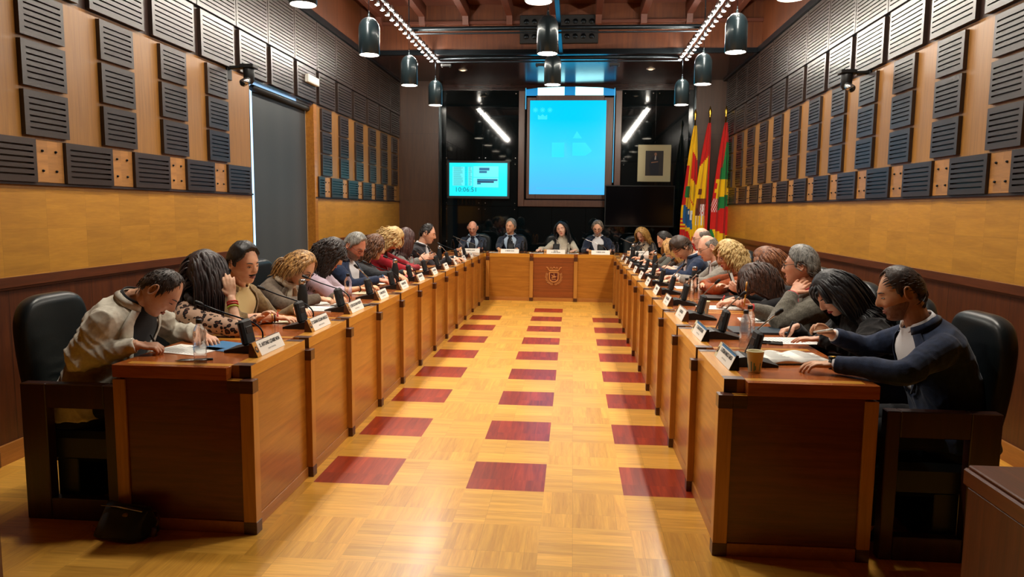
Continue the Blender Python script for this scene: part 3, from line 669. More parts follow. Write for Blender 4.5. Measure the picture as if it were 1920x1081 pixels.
# ---------------------------------------------------------------- flags
def flag(nm, x, y, ztop, zbot, wt, wb, lean, pat, cols, label, tilt):
    t = thing('draped_flag', label, 'flag', (x, y, 0))
    mb = MB(); mb.smooth = True; mb.tube([(.0, 0, .06), (tilt, 0, ztop+.1)], .014, 10); mb.build('pole', 'brass', t)
    mb = MB(); mb.smooth = True; mb.lathe([(.012, 0), (.018, .02), (.012, .04), (.032, .1), (.02, .15), (.002, .21)], (tilt, 0, ztop+.09), 10); mb.build('finial', 'brass', t)
    mb = MB(); mb.smooth = True; mb.lathe([(.115, 0), (.115, .025), (.05, .045), (.03, .1)], n=24); mb.build('stand_base', 'brass', t)
    nu, nv = 30, 70; mb = MB(); mb.smooth = True; vs = []
    for j in range(nv+1):
        v = j/nv; z = ztop-(ztop-zbot)*v; w = wt+(wb-wt)*min(1, v*1.6)**.8; xp = tilt*(z/(ztop+.1))
        for i in range(nu+1):
            u = i/nu; X = xp+.012-w*lean*(1-u)-.0+ (1-lean)*w*u; Yq = -.03+.045*math.sin(u*15+v*1.2)*(.3+.7*v)+.01*math.sin(v*9+u*4)
            vs.append((X, Yq, z-.03*math.sin(u*7)*(v > .9)*(v-.9)*10))
    fs = []; ms = []
    for j in range(nv):
        for i in range(nu): fs.append((j*(nu+1)+i, j*(nu+1)+i+1, (j+1)*(nu+1)+i+1, (j+1)*(nu+1)+i)); ms.append(pat((i+.5)/nu, (j+.5)/nv))
    mb.add(vs, fs); mb.m = ms; o = mb.build('cloth', cols, t)
    return t
FR, FY, FG, FB, FW = [cloth_mat('flag '+n, c, c, .75) for n, c in (('red', '#c41c16'), ('yellow', '#e8bc0c'), ('green', '#1e7a3c'), ('blue', '#1c5c98'), ('white', '#e0e0dc'))]
FD = cloth_mat('flag dark detail', '#5c2a18', '#7a3c1c')
def pat_a(u, v):
    if v > .52 and v < .78:
        d = v-.1*u
        if .58 < d < .72 and u > .12:
            if abs(u-.62) < .05 and .6 < v-.02 < .7 or (abs((v-.655)) < .012 and .45 < u < .8): return 4
            return 3
    if .4 < v < .56 and abs(u-.3) < .16 and abs(v-.5) < .045: return 2
    if v > .8: return 0 if u < .5+(v-.8)*2.6 else 1
    if .7 < v <= .8 and u < .3: return 0 if int(v*70) % 2 else 1
    if v < .17: return 1
    s = v-.32*u*1.0
    if u > .45 and .02 < v-.17-.12*(u-.45) < .22: return 0
    if u < .22 and .3 < v < .6: return 0
    if abs((v-.42)-.25*u) < .008: return 0
    return 1
def pat_s(u, v):
    if u > .88: return 0
    if v < .22+.1*(1-u): return 0
    if v > .82 and u < (v-.82)*4: return 0
    if .55 < v < .76 and .15 < u < .88:
        if abs(u-.66) < .15 and .6 < v < .68: return 4 if (int(u*26)+int(v*90)) % 3 else 0
        if v > .69: return 4 if int(u*16) % 3 == 0 else 1
        return 5
    if .49 < v < .53 and .2 < u < .5: return 5
    return 1
def pat_h(u, v):
    if v < .33: return 0 if u < .75-(v-.1)*1.2 or v < .15 else 2
    if v < .42: return 2 if u > .3 else 0
    if v < .57-.05*u: return 1 if u > .1+.1*(int(v*25) % 2) else 0
    if v < .66-.05*u and u > .35: return 2
    if v < .66 and u < .4: return 4 if (int(u*30)+int(v*80)) % 3 == 0 else 0
    if v < .78+.05*u: return 0
    if u < .12+(v-.78)*1.8: return 2
    return 1
COLS = [FR, FY, FG, FB, FW, FD]
flag('aragon', 2.68, 9.62, 3.1, .72, .05, .29, .62, pat_a, COLS, 'draped yellow and red striped flag with a blue field and white cross, nearest the portrait', .06)
flag('spain', 2.93, 9.55, 3.14, .72, .05, .27, .85, pat_s, COLS, 'draped red and yellow flag with a coat of arms, middle one of the three', .06)
flag('huesca', 3.26, 9.5, 3.14, .72, .05, .32, .68, pat_h, COLS, 'draped flag in red, green and yellow patches beside the right wall', .0)

# ---------------------------------------------------------------- things on the desks
def mic(x, y, rz, neck, label, z=DT):
    """base behind the name plate; local +x towards the speaker's audience (aisle)"""
    t = thing('conference_microphone', label, 'microphone', (x, y, z), rz, 'desk microphone units')
    mb = MB(); mb.prism([(-.14, 0), (.05, 0), (.05, .045), (.02, .05), (-.14, .012)], 'y', -.075, .085); mb.build('base', 'black', t)
    mb = MB(); n0 = 0; mb.box(-.022, .012, -.062, .05, 0, .135, 0, .012); mb.xf(Matrix.Translation((-.03, .0, .035)) @ Matrix.Rotation(-.22, 4, 'Y')); mb.build('speaker_block', 'blackm', t)
    mb = MB(); mb.box(.012, .015, -.04, .03, .06, .095, 0, .001); mb.xf(Matrix.Translation((-.03, 0, .035)) @ Matrix.Rotation(-.22, 4, 'Y')); mb.build('speaker_mark', 'black', t)
    P = [V(p) for p in neck]; Q = []
    for i in range(len(P)-1):
        a = P[max(i-1, 0)]; b = P[i]; c = P[i+1]; d = P[min(i+2, len(P)-1)]
        for k in range(6):
            u = k/6; Q.append(.5*((2*b)+(c-a)*u+(2*a-5*b+4*c-d)*u*u+(3*b-a-3*c+d)*u**3))
    Q.append(P[-1])
    mb = MB(); mb.smooth = True; mb.tube(Q, .0045, 8); mb.build('gooseneck', 'steel' if neck[0][2] < .0301 and len(neck) == 6 else 'chrome', t)
    d = (Q[-1]-Q[-2]).normalized(); mb = MB(); mb.smooth = True; mb.tube([Q[-1], Q[-1]+d*.01, Q[-1]+d*.045, Q[-1]+d*.05], [.006, .011, .011, .006], 10); mb.build('capsule', 'blackm', t)
    return t
nk1 = [(.0, .07, .03), (.0, .075, .09), (-.045, .075, .135), (-.11, .05, .165), (-.2, .02, .2), (-.28, 0, .235)]
nk2 = [(-.01, .07, .03), (-.03, .07, .08), (-.05, .06, .14), (-.09, .02, .2), (-.13, -.02, .25)]
def plate(x, y, rz, ln, lines, label, blue=False, z=DT, big=1):
    t = thing('name_plate', label, 'name plate', (x, y, z), rz, 'name plates on the desks')
    tl = math.radians(65.5)
    mb = MB(); mb.prism([(-.035, 0), (.012, 0), (-.022, .072), (-.03, .072)], 'y', -ln/2, ln/2); mb.build('holder', 'd_dark' if not blue else 'steel', t)
    mt = Matrix.Translation((.0138, 0, .0)) @ Matrix.Rotation(-(PI/2-tl), 4, 'Y') @ Matrix(((0, 0, 1, 0), (1, 0, 0, 0), (0, 1, 0, 0), (0, 0, 0, 1)))
    # local card: x along the plate, y up, z out
    mb = MB(); mb.box(-ln/2+.001, ln/2-.001, .001, .079, 0, .0015); mb.xf(mt); mb.build('card', 'paper', t)
    mb = MB(); mb.box(-ln/2+.001, -ln/2+.045, .001, .08, .0015, .002, 0)
    n0 = len(mb.v); mb.lathe([(.017, .002), (.017, .0026)], (-ln/2+.022, .04, 0), 14, mi=1); mb.lathe([(.009, .0026), (.009, .003)], (-ln/2+.022, .043, 0), 10, mi=2)
    if blue: mb.box(-ln/2+.05, ln/2-.001, .07, .08, .0016, .002, 3)
    mb.xf(mt); mb.build('crest_mark', ['d_light' if not blue else 'papershade', 'inkdark', 'd_light', 'blue'], t)
    mb = MB()
    for s_, yy, sz, sx in lines:
        vs, fs = text_mb(s_, sz, sx, .0012 if sz > .012 else 0); mb.add([(v.x+.02, v.y+yy, .0022) for v in vs], fs)
    mb.xf(mt); mb.build('lettering', 'inkdark', t)
    return t
NL = ['D. ANTONIO LAFARGUE MUR', 'Dª. SUSANA ROLDAN ANGULO', 'D. JOSE LUIS DURAN VICENTE', 'D. IVAN LOPEZ GIL', 'Dª. MARIA PUYUELO', 'D. FERNANDO OTIN', 'Dª. ROSA LAFUENTE', 'D. PABLO SERRA', 'Dª. ANA PEREZ', 'D. JOSE MARIA GIL', 'D. LUIS ARTERO']
NL[0] = 'D. ANTONIO LIZARBE MON'
names_w = ['nearest the camera', 'second from the camera', 'third', 'fourth', 'fifth', 'sixth', 'seventh', 'eighth', 'ninth', 'tenth', 'farthest']
for k in range(11):
    y = -.27+mods*k
    plate(-1.0, y, 0, .34 if k < 3 else .3, [(NL[k], .052, .027, .72), ('GRUPO MUNICIPAL', .022, .011, 1)], 'white name plate on the left desks, %s' % names_w[k])
    mic(-1.07, y, 0, nk1 if k in (0, 1, 2, 4, 5, 9) else nk2, 'black desk microphone unit on the left desks, %s' % names_w[k])
    plate(1.34, y+.03, PI, .36 if k < 3 else .32, [(['D. ESTEBAN MARCO GARCIA', 'Dª. SARA MONTES MUR', 'D. JORGE LEON', 'Dª. LAURA CASTRO'][k] if k < 4 else 'D. CARLOS GIL', .052, .027, .72), ('GRUPO MUNICIPAL', .022, .011, 1)], 'white name plate on the right desks, %s' % names_w[k], blue=k < 2)
    mic(1.44, y+.02, PI, [(p[0], -p[1], p[2]) for p in nk2], 'black desk microphone unit on the right desks, %s' % names_w[k])
DX = [-1.2, -.52, .27, 1.03, 1.68]
DN = ['in front of the bald man', 'in front of the grey haired man', 'in front of the black haired woman', 'in front of the bearded man', 'in front of the blonde woman']
for k, x in enumerate(DX):
    plate(x, 8.43, -PI/2, .36, [('D. GERARDO OLIVAN' if k != 2 else 'ILMA. SRA.', .045 if k != 2 else .055, .022, .7)]+([('Dª. LORENA ORDUNA', .03, .022, .7)] if k == 2 else []), 'wide name plate %s' % DN[k])
    t = mic(x+.03, 8.52, -PI/2, [(p[0]*1.0, p[1]*(-1 if k > 2 else 1), p[2]) for p in nk2] if k in (1, 2) else [(0, .08, .03), (-.02, .08, .1), (0, .0, .16), (.02, -.15, .21), (.03, -.28, .26)], 'microphone unit %s' % DN[k])
def bottle(x, y, label, z=DT, h=.21):
    t = thing('water_bottle', label, 'bottle', (x, y, z), 0, 'clear water bottles')
    mb = MB(); mb.smooth = True; r = .031; prof = [(.026, 0), (r, .008)]
    for i in range(7): prof += [(r, .02+.017*i), (r-.002, .028+.017*i)]
    prof += [(r, .145), (r*.8, .172), (.013, .19), (.012, .198)]
    mb.lathe(prof, n=24, cap=False); mb.build('body', 'glass', t)
    mb = MB(); mb.smooth = True; mb.lathe([(.0145, .195), (.0145, .214), (.012, .216)], n=16); mb.build('cap', 'cap', t); return t
for i, (x, y, lb) in enumerate([(-1.2, -.6, 'clear water bottle standing on the nearest left desk beside two pens'), (-1.25, 1.85, 'clear water bottle before the blonde woman on the left side'), (-1.46, 5.52, 'clear water bottle by the far left row'), (-1.34, 3.75, 'clear water bottle between the left row microphones'), (-1.3, 4.4, 'clear water bottle near the woman in red'),
    (1.53, .15, 'clear water bottle behind the second right name plate'), (1.6, .35, 'clear water bottle close behind another on the right desks'), (1.5, 2.03, 'clear water bottle near the paper cup on the right'), (1.63, 2.33, 'clear water bottle beside the black flask on the right'), (1.56, 2.2, 'clear water bottle in the right row cluster'),
    (-1.0, 8.5, 'clear bottle right of the bald man, left of its pair'), (-.94, 8.5, 'clear bottle right of the bald man, right of its pair'), (-.29, 8.5, 'clear bottle beside the grey haired man, left of its pair'), (-.23, 8.5, 'clear bottle beside the grey haired man, right of its pair'), (.5, 8.5, 'clear bottle beside the black haired woman'), (1.26, 8.5, 'clear bottle beside the bearded man, left of its pair'), (1.33, 8.5, 'clear bottle beside the bearded man, right of its pair'), (1.93, 8.62, 'clear bottle at the right end of the head table'), (-1.52, 8.62, 'clear bottle at the left end of the head table')]):
    bottle(x, y, lb)
for x, y, lb in [(-1.353, 1.12, 'black steel flask before the blonde woman on the left'), (-1.208, 3.25, 'black steel flask by the red folder on the left'), (-1.26, 5.95, 'black steel flask in the far left row'), (1.714, 2.95, 'black steel flask before the woman in orange'), (1.602, 5.2, 'black steel flask before the man in navy on the right'), (1.5, 7.3, 'black steel flask at the far end of the right row')]:
    t = thing('steel_flask', lb, 'flask', (x, y, DT), 0, 'black steel flasks')
    mb = MB(); mb.smooth = True; mb.lathe([(.034, 0), (.037, .006), (.036, .13), (.024, .19), (.022, .205)], n=24); mb.build('body', 'blackm', t)
    mb = MB(); mb.smooth = True; mb.lathe([(.024, .203), (.024, .235), (.02, .239)], n=20); mb.build('cap', 'chrome', t)
def cup(x, y, lb):
    t = thing('paper_cup', lb, 'cup', (x, y, DT), 0, 'paper cups')
    mb = MB(); mb.smooth = True; mb.lathe([(.027, 0), (.0275, .002), (.04, .1), (.041, .102), (.039, .103), (.037, .1), (.026, .006), (.001, .005)], n=28); mb.build('body', 'papershade', t)
    for a0, h0, h1 in ((2.6, .01, .05), (2.85, .01, .06), (3.1, .01, .04), (3.9, .01, .055), (4.3, .01, .05), (4.5, .015, .035), (5.2, .01, .05), (1.6, .01, .05)):
        mb = MB(); R = []
        for z in (h0, h1):
            r = .0276+.0125*z/.1+.0006; R.append([(r*math.cos(a0+d), r*math.sin(a0+d), z) for d in (0, .08, .16)])
        mb.rings(R, closed=False, cap=False); mb.build('printed_figure', M.setdefault('teal', M.get('teal') or mat('teal print', '#5aa0a8', .6)), t)
cup(1.44, -.44, 'printed paper cup on the nearest right desk'); cup(1.54, 1.44, 'printed paper cup farther down the right row')
def sheet(nm, x, y, w, l, rz, m, label, cat, z=DT+.001, th=.002, lines=True, group=None, curl=0):
    t = thing(nm, label, cat, (x, y, z), math.radians(rz), group)
    mb = MB(); mb.smooth = curl > 0; n = 6
    R = []
    for i in range(n+1):
        u = i/n-.5; zz = curl*(abs(u)*2)**3
        R.append([(u*w, -l/2, zz), (u*w, l/2, zz), (u*w, l/2, zz+th), (u*w, -l/2, zz+th)])
    mb.rings(R); mb.build('page_stack' if th > .004 else 'page', m, t)
    if lines:
        mb = MB()
        for i in range(12):
            y0 = l*.4-i*l*.065; x1 = w*(.15+.25*random.random())
            mb.box(-w*.38, x1, y0, y0+.003, th+.0003, th+.0008)
        mb.build('print_lines', 'ink', t)
    return t
gp = 'loose sheets on the desks'
sheet('paper_sheet', -1.43, -.3, .21, .3, 75, 'paper', 'white sheet under the hand of the man in the light blazer', 'paper')
sheet('brochure', -1.27, -.19, .22, .3, 70, 'blue', 'blue brochure beside the sheet on the nearest left desk', 'brochure', lines=False)
sheet('paper_sheet', -1.5, .68, .2, .3, 80, 'paper', 'folded white notes before the woman in leopard print', 'paper', curl=.02)
sheet('document_folder', -1.27, .72, .22, .31, 85, 'papershade', 'open document folder on the second left desk', 'folder')
sheet('paper_sheet', -1.33, 1.28, .24, .34, 90, 'paper', 'white papers between flask and microphone on the third left desk', 'paper', th=.006)
sheet('paper_sheet', -1.33, 1.58, .2, .3, 88, 'paper', 'white sheet under the cuff of the blonde woman on the left', 'paper')
sheet('paper_sheet', -1.35, 2.35, .2, .3, 80, 'papershade', 'cream sheet below the curly haired woman', 'paper')
sheet('tablet', -1.12, 1.5, .18, .25, 80, 'black', 'black tablet beside the third left microphone', 'tablet', th=.008, lines=False)
sheet('red_folder', -1.3, 3.95, .24, .32, 85, 'pinkp', 'red folder on the desk of the woman in dark grey', 'folder', th=.006, lines=False)
for i, (x, y, lb) in enumerate([(-1.42, 3.2, 'white sheet by the man with red glasses'), (-1.4, 4.9, 'white papers under the arms of the woman in red'), (-1.4, 5.8, 'white sheet before the woman in grey'), (-1.35, 6.6, 'white papers before the man in the dark suit at the left row end'), (-1.28, 7.3, 'white sheet at the far end of the left row')]):
    sheet('paper_sheet', x, y, .22, .32, 80+i*3, 'paper', lb, 'paper', th=.004)
for i, (x, y, w, rz, m, lb) in enumerate([(1.84, .42, .22, 95, 'paper', 'white sheet under the hand of the woman in black lace'), (1.9, 1.2, .22, 85, 'paper', 'white sheet with a photo before the man in grey tweed'), (1.72, 1.85, .22, 92, 'paper', 'white sheets under the red pen'), (1.75, 3.3, .22, 90, 'paper', 'white sheet before the woman in orange'), (1.62, 3.95, .26, 80, 'papershade', 'cream notebook before the bald man in grey'), (1.65, 4.8, .24, 88, 'paper', 'white printed sheet before the man in navy, right row'), (1.62, 5.6, .22, 90, 'paper', 'white sheet beyond the flask in the right row'), (1.6, 6.4, .24, 94, 'paper', 'white papers before the long haired blonde woman'), (1.58, 7.1, .22, 86, 'paper', 'white papers at the far end of the right row')]):
    sheet('paper_sheet', x, y, w, .32, rz, m, lb, 'paper', th=.003)
sheet('dark_folder', 1.74, .75, .24, .34, 92, 'bluedark', 'dark blue folder between two sheets on the second right desk', 'folder', th=.012, lines=False)
sheet('laptop', 1.86, 2.42, .24, .33, 90, 'black', 'closed black laptop beside the black flask on the right', 'laptop', th=.022, lines=False)
for i, (x, w, lb) in enumerate([(-.75, .24, 'white papers on the head table near the bald man'), (-.05, .24, 'white papers on the head table between the pairs'), (.58, .2, 'white booklet at the black haired woman'), (1.7, .25, 'white papers under the writing hand on the head table')]):
    sheet('paper_sheet', x, 8.62, w, .2, 0, 'paper', lb, 'paper', th=.004)
# open notebook on the nearest right desk
t = thing('open_notebook', 'open notebook with printed pages on the nearest right desk', 'book', (1.70, -.13, DT+.002), math.radians(8))
def pages(sg):
    mb = MB(); mb.smooth = True; R = []
    for i in range(11):
        u = i/10; x = sg*u*.165; z = .012+.014*math.sin(min(u*1.25, 1)*PI)*(1 if u < .8 else 1); z = max(z, .008+.004*(1-u)); R.append([(x, -.12, .003), (x, .12, .003), (x, .12, z), (x, -.12, z)])
    mb.rings(R); return mb
mb = MB(); mb.box(-.172, .172, -.125, .125, 0, .003); mb.build('cover', 'bag', t)
for sg in (-1, 1):
    o = pages(sg).build('page_block', 'paper', t)
    mb = MB()
    for i in range(13): mb.box(sg*.085-.055, sg*.085+.02+.03*random.random(), .095-i*.014, .0965-i*.014, .026, .0266)
    mb.build('print_lines', 'ink', t)
mb = MB(); mb.box(-.2, -.15, .07, .12, .003, .004); mb.build('yellow_tab', 'yellow', t)
# phones and pens
def slab_thing(nm, x, y, z, w, l, h, rz, m, label, cat, screen='granite'):
    t = thing(nm, label, cat, (x, y, z), math.radians(rz)); mb = MB(); mb.box(-w/2, w/2, -l/2, l/2, 0, h, 0, .002); mb.build('case', m, t)
    mb = MB(); mb.box(-w/2+.004, w/2-.004, -l/2+.004, l/2-.004, h, h+.0006); mb.build('display', screen, t); return t
slab_thing('smartphone', 1.71, .33, DT+.001, .07, .15, .009, 75, 'black', 'dark smartphone lying beside the sheet on the second right desk', 'phone')
slab_thing('smartphone', -1.37, 2.95, DT+.001, .07, .15, .009, 70, 'black', 'dark smartphone before the curly haired woman', 'phone')
def pen(p0, p1, m, label, r=.0045, nm='pen', rest=False):
    p0 = V(p0); p1 = V(p1); t = thing(nm, label, nm, tuple(p0)); d = p1-p0; mb = MB(); mb.smooth = True
    mb.tube([V((0, 0, 0)), d*.08, d*.1, d], [.001, r*.8, r, r], 10); mb.build('barrel', m, t)
    mb = MB(); mb.smooth = True; mb.tube([d*.72, d*1.01], r*1.25, 10); mb.build('cap', m, t); return t
pen((-1.33, -.565, DT+.006), (-1.18, -.52, DT+.006), 'black', 'black pen lying beside the water bottle on the left desk')
pen((-1.335, -.59, DT+.006), (-1.2, -.555, DT+.006), 'chrome', 'silver pen lying next to the black pen')
# handbag on the floor
t = thing('handbag', 'dark handbag with leaf motifs on the floor by the left desk', 'bag', (-1.53, -.73, 0), math.radians(-12))
mb = MB(); mb.smooth = True; R = []
for i in range(9):
    u = i/8; z = .01+.2*u; hw = .155-.02*u-.01*math.sin(u*PI); hd = .075*(1-u)+.02+.02*math.sin(u*PI); ang = [2*PI*j/24 for j in range(24)]
    R.append([((hw)*abs(math.cos(a))**.5*math.copysign(1, math.cos(a))+.02*u, hd*abs(math.sin(a))**.6*math.copysign(1, math.sin(a)), z+.008*math.sin(a*3)*u) for a in ang])
mb.rings(R); mb.build('body', 'bag', t)
mb = MB(); mb.smooth = True; mb.tube([(-.12, -.03, .205), (0, -.035, .215), (.14, -.03, .205)], .005, 8); mb.build('zip', 'chrome', t)
mb = MB(); mb.smooth = True
for x, z, a, m_ in ((-.13, .06, .3, 1), (-.01, .11, .1, 0), (.1, .05, -.5, 1), (.05, .17, .7, 0)):
    n0 = len(mb.v); mb.ell((0, 0, 0), (.016, .004, .028), 10, 6, mi=m_); mb.xf(Matrix.Translation((x, -.088+.25*z*.9, z)) @ Matrix.Rotation(a, 4, 'Y'), n0)
mb.build('leaf_motifs', [mat('ochre leaf', '#6a4a20', .5), mat('rust leaf', '#6a2c1c', .5)], t)
mb = MB(); mb.smooth = True; mb.tube([(.15, 0, .19), (.19, .02, .19), (.21, 0, .14), (.2, -.02, .07)], .006, 8); mb.tube([(.2, -.02, .1), (.205, -.03, .04)], [.012, .016], 8); mb.build('strap', mat('brown strap', '#3a1a10', .4), t); t.scale = (.92, 1, .68)
# ---------------------------------------------------------------- people
def ss(a, b, x):
    t = max(0, min(1, (x-a)/(b-a))); return t*t*(3-2*t)
HX, HY, HZ = .0765, .096, .118
G = lambda x, s: math.exp(-(x/s)**2)
def headp(th, ph, off=0, j=1.0):
    cp = math.cos(ph); d = V((math.sin(th)*cp, math.cos(th)*cp, math.sin(ph)))
    x, y, z = d.x*(HX+off), d.y*(HY+off), d.z*(HZ+off)
    t = max(0, -z/HZ)
    if y < 0: y *= 1-.5*ss(.1, .9, t)
    x *= 1-.30*min(1, t)**1.7/j
    x *= 1+.05*G(z+.03, .04)
    y += .034*ss(.3, .95, t)
    if z > .02: y *= 1-.10*ss(.02, .1, z)*(d.y > 0)
    if d.y > 0:
        k = ss(0, .35, d.y); ax = abs(x)
        nz = ss(.034, -.018, z)*ss(-.040, -.026, z)
        dy = .027*nz*G(x, .0085+.006*ss(0, -.02, z))
        dy += .0045*G(z-.033, .009)*G(ax-.026, .02)-.0105*G(z-.012, .0125)*G(ax-.031, .017)
        dy += .0065*G(z-.009, .0085)*G(ax-.031, .0125)+.005*G(z+.028, .016)*G(ax-.042, .016)
        dy += .0065*(G(z+.0535, .0048)+G(z+.0645, .005))*G(x, .019)-.003*G(z+.059, .002)*G(x, .02)
        dy += .006*G(z+.1, .014)*G(x, .022)-.003*G(z+.078, .008)*G(x, .03)
        y += dy*k
    return V((x, y, z))
def face_pt(x, z, off=0):
    th, ph = x/HY, z/HZ
    for _ in range(9):
        p = headp(th, ph); th += (x-p.x)/.09; ph += (z-p.z)/.115
    p = headp(th, ph, 0); n = V((p.x*1.2, p.y, p.z*.4)).normalized(); return p+n*off
def hairline(kind):
    T = {'short': [(0, 50), (35, 44), (55, 22), (72, 12), (82, -10), (92, 4), (112, 0), (130, -28), (180, -44)],
         'receding': [(0, 60), (30, 66), (50, 42), (66, 20), (80, -8), (92, 4), (112, 0), (130, -28), (180, -44)],
         'bald': [(0, 99), (55, 99), (68, 24), (80, 0), (92, 4), (112, 0), (130, -25), (180, -42)],
         'long': [(0, 54), (30, 46), (55, 26), (70, 8), (85, -6), (110, -20), (140, -40), (180, -46)],
         'fringe': [(0, 34), (30, 30), (50, 18), (70, -4), (85, -16), (110, -25), (140, -40), (180, -46)]}[kind]
    def f(th):
        a = abs(math.degrees(math.atan2(math.sin(th), math.cos(th))))
        for (a0, v0), (a1, v1) in zip(T, T[1:]):
            if a <= a1: return math.radians(v0+(v1-v0)*ss(a0, a1, a))
        return math.radians(T[-1][1])
    return f
class Torso:
    def __init__(s, P, N, f, hunch, sz, fem, twist=0):
        s.P, s.N, s.f = P, N, f; s.c = (P+N)/2-f*hunch+V((0, 0, .02)); s.sz = sz; s.fem = fem; s.tw = twist
        s.prof = ([(-.2, .19, .13, .15), (0, .185, .135, .14), (.3, .168, .128, .11), (.6, .183, .125, .11), (.78, .196, .11, .108), (.9, .165, .085, .09), (.96, .105, .068, .07), (1.0, .07, .06, .064), (1.06, .061, .056, .058), (1.2, .058, .055, .057)] if not fem else
                  [(-.2, .19, .13, .15), (0, .185, .13, .14), (.3, .145, .112, .1), (.6, .158, .135, .1), (.78, .168, .10, .098), (.9, .145, .075, .082), (.96, .09, .058, .062), (1.0, .06, .05, .054), (1.06, .051, .047, .048), (1.2, .048, .045, .046)])
    def ax(s, t):
        u = t; P, c, N = s.P, s.c, s.N
        if t > 1: d = (N-c).normalized(); return N+d*(t-1)*.5, d
        if t < 0: d = V((0, 0, 1)); return P+d*t*.5, d
        return P*(1-u)**2+c*2*u*(1-u)+N*u*u, ((c-P)*(1-u)+(N-c)*u).normalized()
    def dims(s, t):
        for a, b in zip(s.prof, s.prof[1:]):
            if t <= b[0] or b is s.prof[-1]:
                k = ss(a[0], b[0], t); return [(a[i]+(b[i]-a[i])*k)*s.sz for i in (1, 2, 3)]
    def frame(s, t):
        o, d = s.ax(t); f = Matrix.Rotation(s.tw*max(0, min(1, t)), 3, 'Z') @ s.f
        sd = V((0, 0, 1)).cross(f).normalized(); fr = sd.cross(d).normalized(); return o, d, sd, fr
    def pt(s, t, a, off=0):
        """a = 0 front, positive to the person's left"""
        o, d, sd, fr = s.frame(t); w, bf, bb = s.dims(t); ca, sa = math.cos(a), math.sin(a)
        e = .82 if t < .93 else 1
        X = abs(sa)**e*math.copysign(1, sa)*(w+off); Y = abs(ca)**e*math.copysign(1, ca)*((bf if ca > 0 else bb)+off)
        return o+sd*X+fr*Y
    def push(s, p, m):
        if p.z > s.N.z+.03: return p
        best = min(((s.ax(i/10)[0]-p).length, i/10) for i in range(11)); t = best[1]
        o, d, sd, fr = s.frame(t); w, bf, bb = s.dims(t); q = p-o; x, y = q.dot(sd), q.dot(fr)
        b = (bf if y > 0 else bb)+m; k = math.sqrt((x/(w+m))**2+(y/b)**2)
        if k < 1 and k > .01: p = p+sd*(x/k-x)+fr*(y/k-y)
        return p
def ik(A, B, l1, l2, pole):
    d = (B-A); L = d.length
    if L > (l1+l2)*.995: k = L/((l1+l2)*.995); l1 *= k; l2 *= k
    x = (l1*l1-l2*l2+L*L)/(2*L); h = math.sqrt(max(0, l1*l1-x*x)); n = d/L; pl = (pole-n*pole.dot(n)).normalized(); return A+n*x+pl*h
def limb(P, rad, k=5):
    """rounded poly-line: returns points and radii"""
    out = []; rr = []; n = len(P)
    for i in range(n-1):
        a = P[max(i-1, 0)]; b = P[i]; c = P[i+1]; d = P[min(i+2, n-1)]
        for j in range(k):
            u = j/k; cr = .5*((2*b)+(c-a)*u+(2*a-5*b+4*c-d)*u*u+(3*b-a-3*c+d)*u**3); li = b.lerp(c, u)
            out.append(li.lerp(cr, .6)); rr.append(rad[i]+(rad[i+1]-rad[i])*u)
    out.append(P[-1]); rr.append(rad[-1]); return out, rr
def hand(mb, W, df, pn, sg, curl=.35, spread=1, size=1, thumb=.3, fat=1):
    df = df.normalized(); pn = (pn-df*pn.dot(df)).normalized(); sd = df.cross(pn)*sg
    R = []
    for a, w, h in ((-.03, .025, .019), (0, .026, .017), (.03, .035, .016), (.06, .041, .0145), (.085, .040, .012), (.094, .034, .009)):
        c = W+df*a*size+pn*(.004*(a > .02)); R.append([c+sd*(w*size*math.cos(x))+pn*(h*size*math.sin(x)) for x in [2*PI*i/12 for i in range(12)]])
    mb.rings(R); tips = []
    cl = curl if isinstance(curl, (list, tuple)) else [curl*.85, curl, curl*1.08, curl*1.15]
    for i in range(4):
        r0 = W+(df*(.088-.005*abs(i-1.1))+sd*(.0305-.0203*i)*spread)*size; L = [.076, .083, .077, .061][i]*size; ang = 0; p = r0-df*.02*size; P = [p, r0]
        fd = (df+sd*(1.2-i)*.07*spread).normalized()
        for k, (fr, cc) in enumerate(((.46, .75), (.3, 1.15), (.24, .8))):
            ang += cl[i]*cc; P.append(P[-1]+(fd*math.cos(ang)+pn*math.sin(ang))*L*fr)
        mb.tube(P, [.0088*fat*size, .0092*fat*size, .0084*fat*size, .0076*fat*size, .0058*fat*size], 8); tips.append(P[-1])
    r0 = W+(df*.022+sd*.022)*size; d1 = (sd*(.75-.4*thumb)+df*.7+pn*(.15+.6*thumb)).normalized(); d2 = (d1+df*.35-sd*.45*thumb+pn*.1).normalized(); d3 = (d2+df*.2-sd*.5*thumb).normalized()
    a = r0+d1*.045*size; b = a+d2*.032*size; c = b+d3*.026*size
    mb.tube([r0, a, b, c], [.0145*size, .0118*size, .0098*size, .0072*size], 8); tips.append(c)
    return tips, sd
SKINS = {}
def skin(c):
    if c in SKINS: return SKINS[c]
    m = bpy.data.materials.new('skin '+c); nt, b = _bs(m); N = nt.nodes; L = nt.links
    tc = N.new('ShaderNodeTexCoord'); n = N.new('ShaderNodeTexNoise'); n.inputs['Scale'].default_value = 26; n.inputs['Detail'].default_value = 6; L.new(tc.outputs['Object'], n.inputs['Vector'])
    r = N.new('ShaderNodeValToRGB'); r.color_ramp.elements[0].position = .35; r.color_ramp.elements[1].position = .7
    base = [min(1, q*k) for q, k in zip(lin(c)[:3], (1.42, 1.8, 2.05))]+[1]; r.color_ramp.elements[0].color = (base[0]*.88, base[1]*.74, base[2]*.7, 1); r.color_ramp.elements[1].color = base
    L.new(n.outputs['Fac'], r.inputs[0]); L.new(r.outputs[0], b.inputs['Base Color']); b.inputs['Roughness'].default_value = .48
    b.inputs['Subsurface Weight'].default_value = .0; b.inputs['Specular IOR Level'].default_value = .4
    SKINS[c] = m; return m
HAIRM = {}
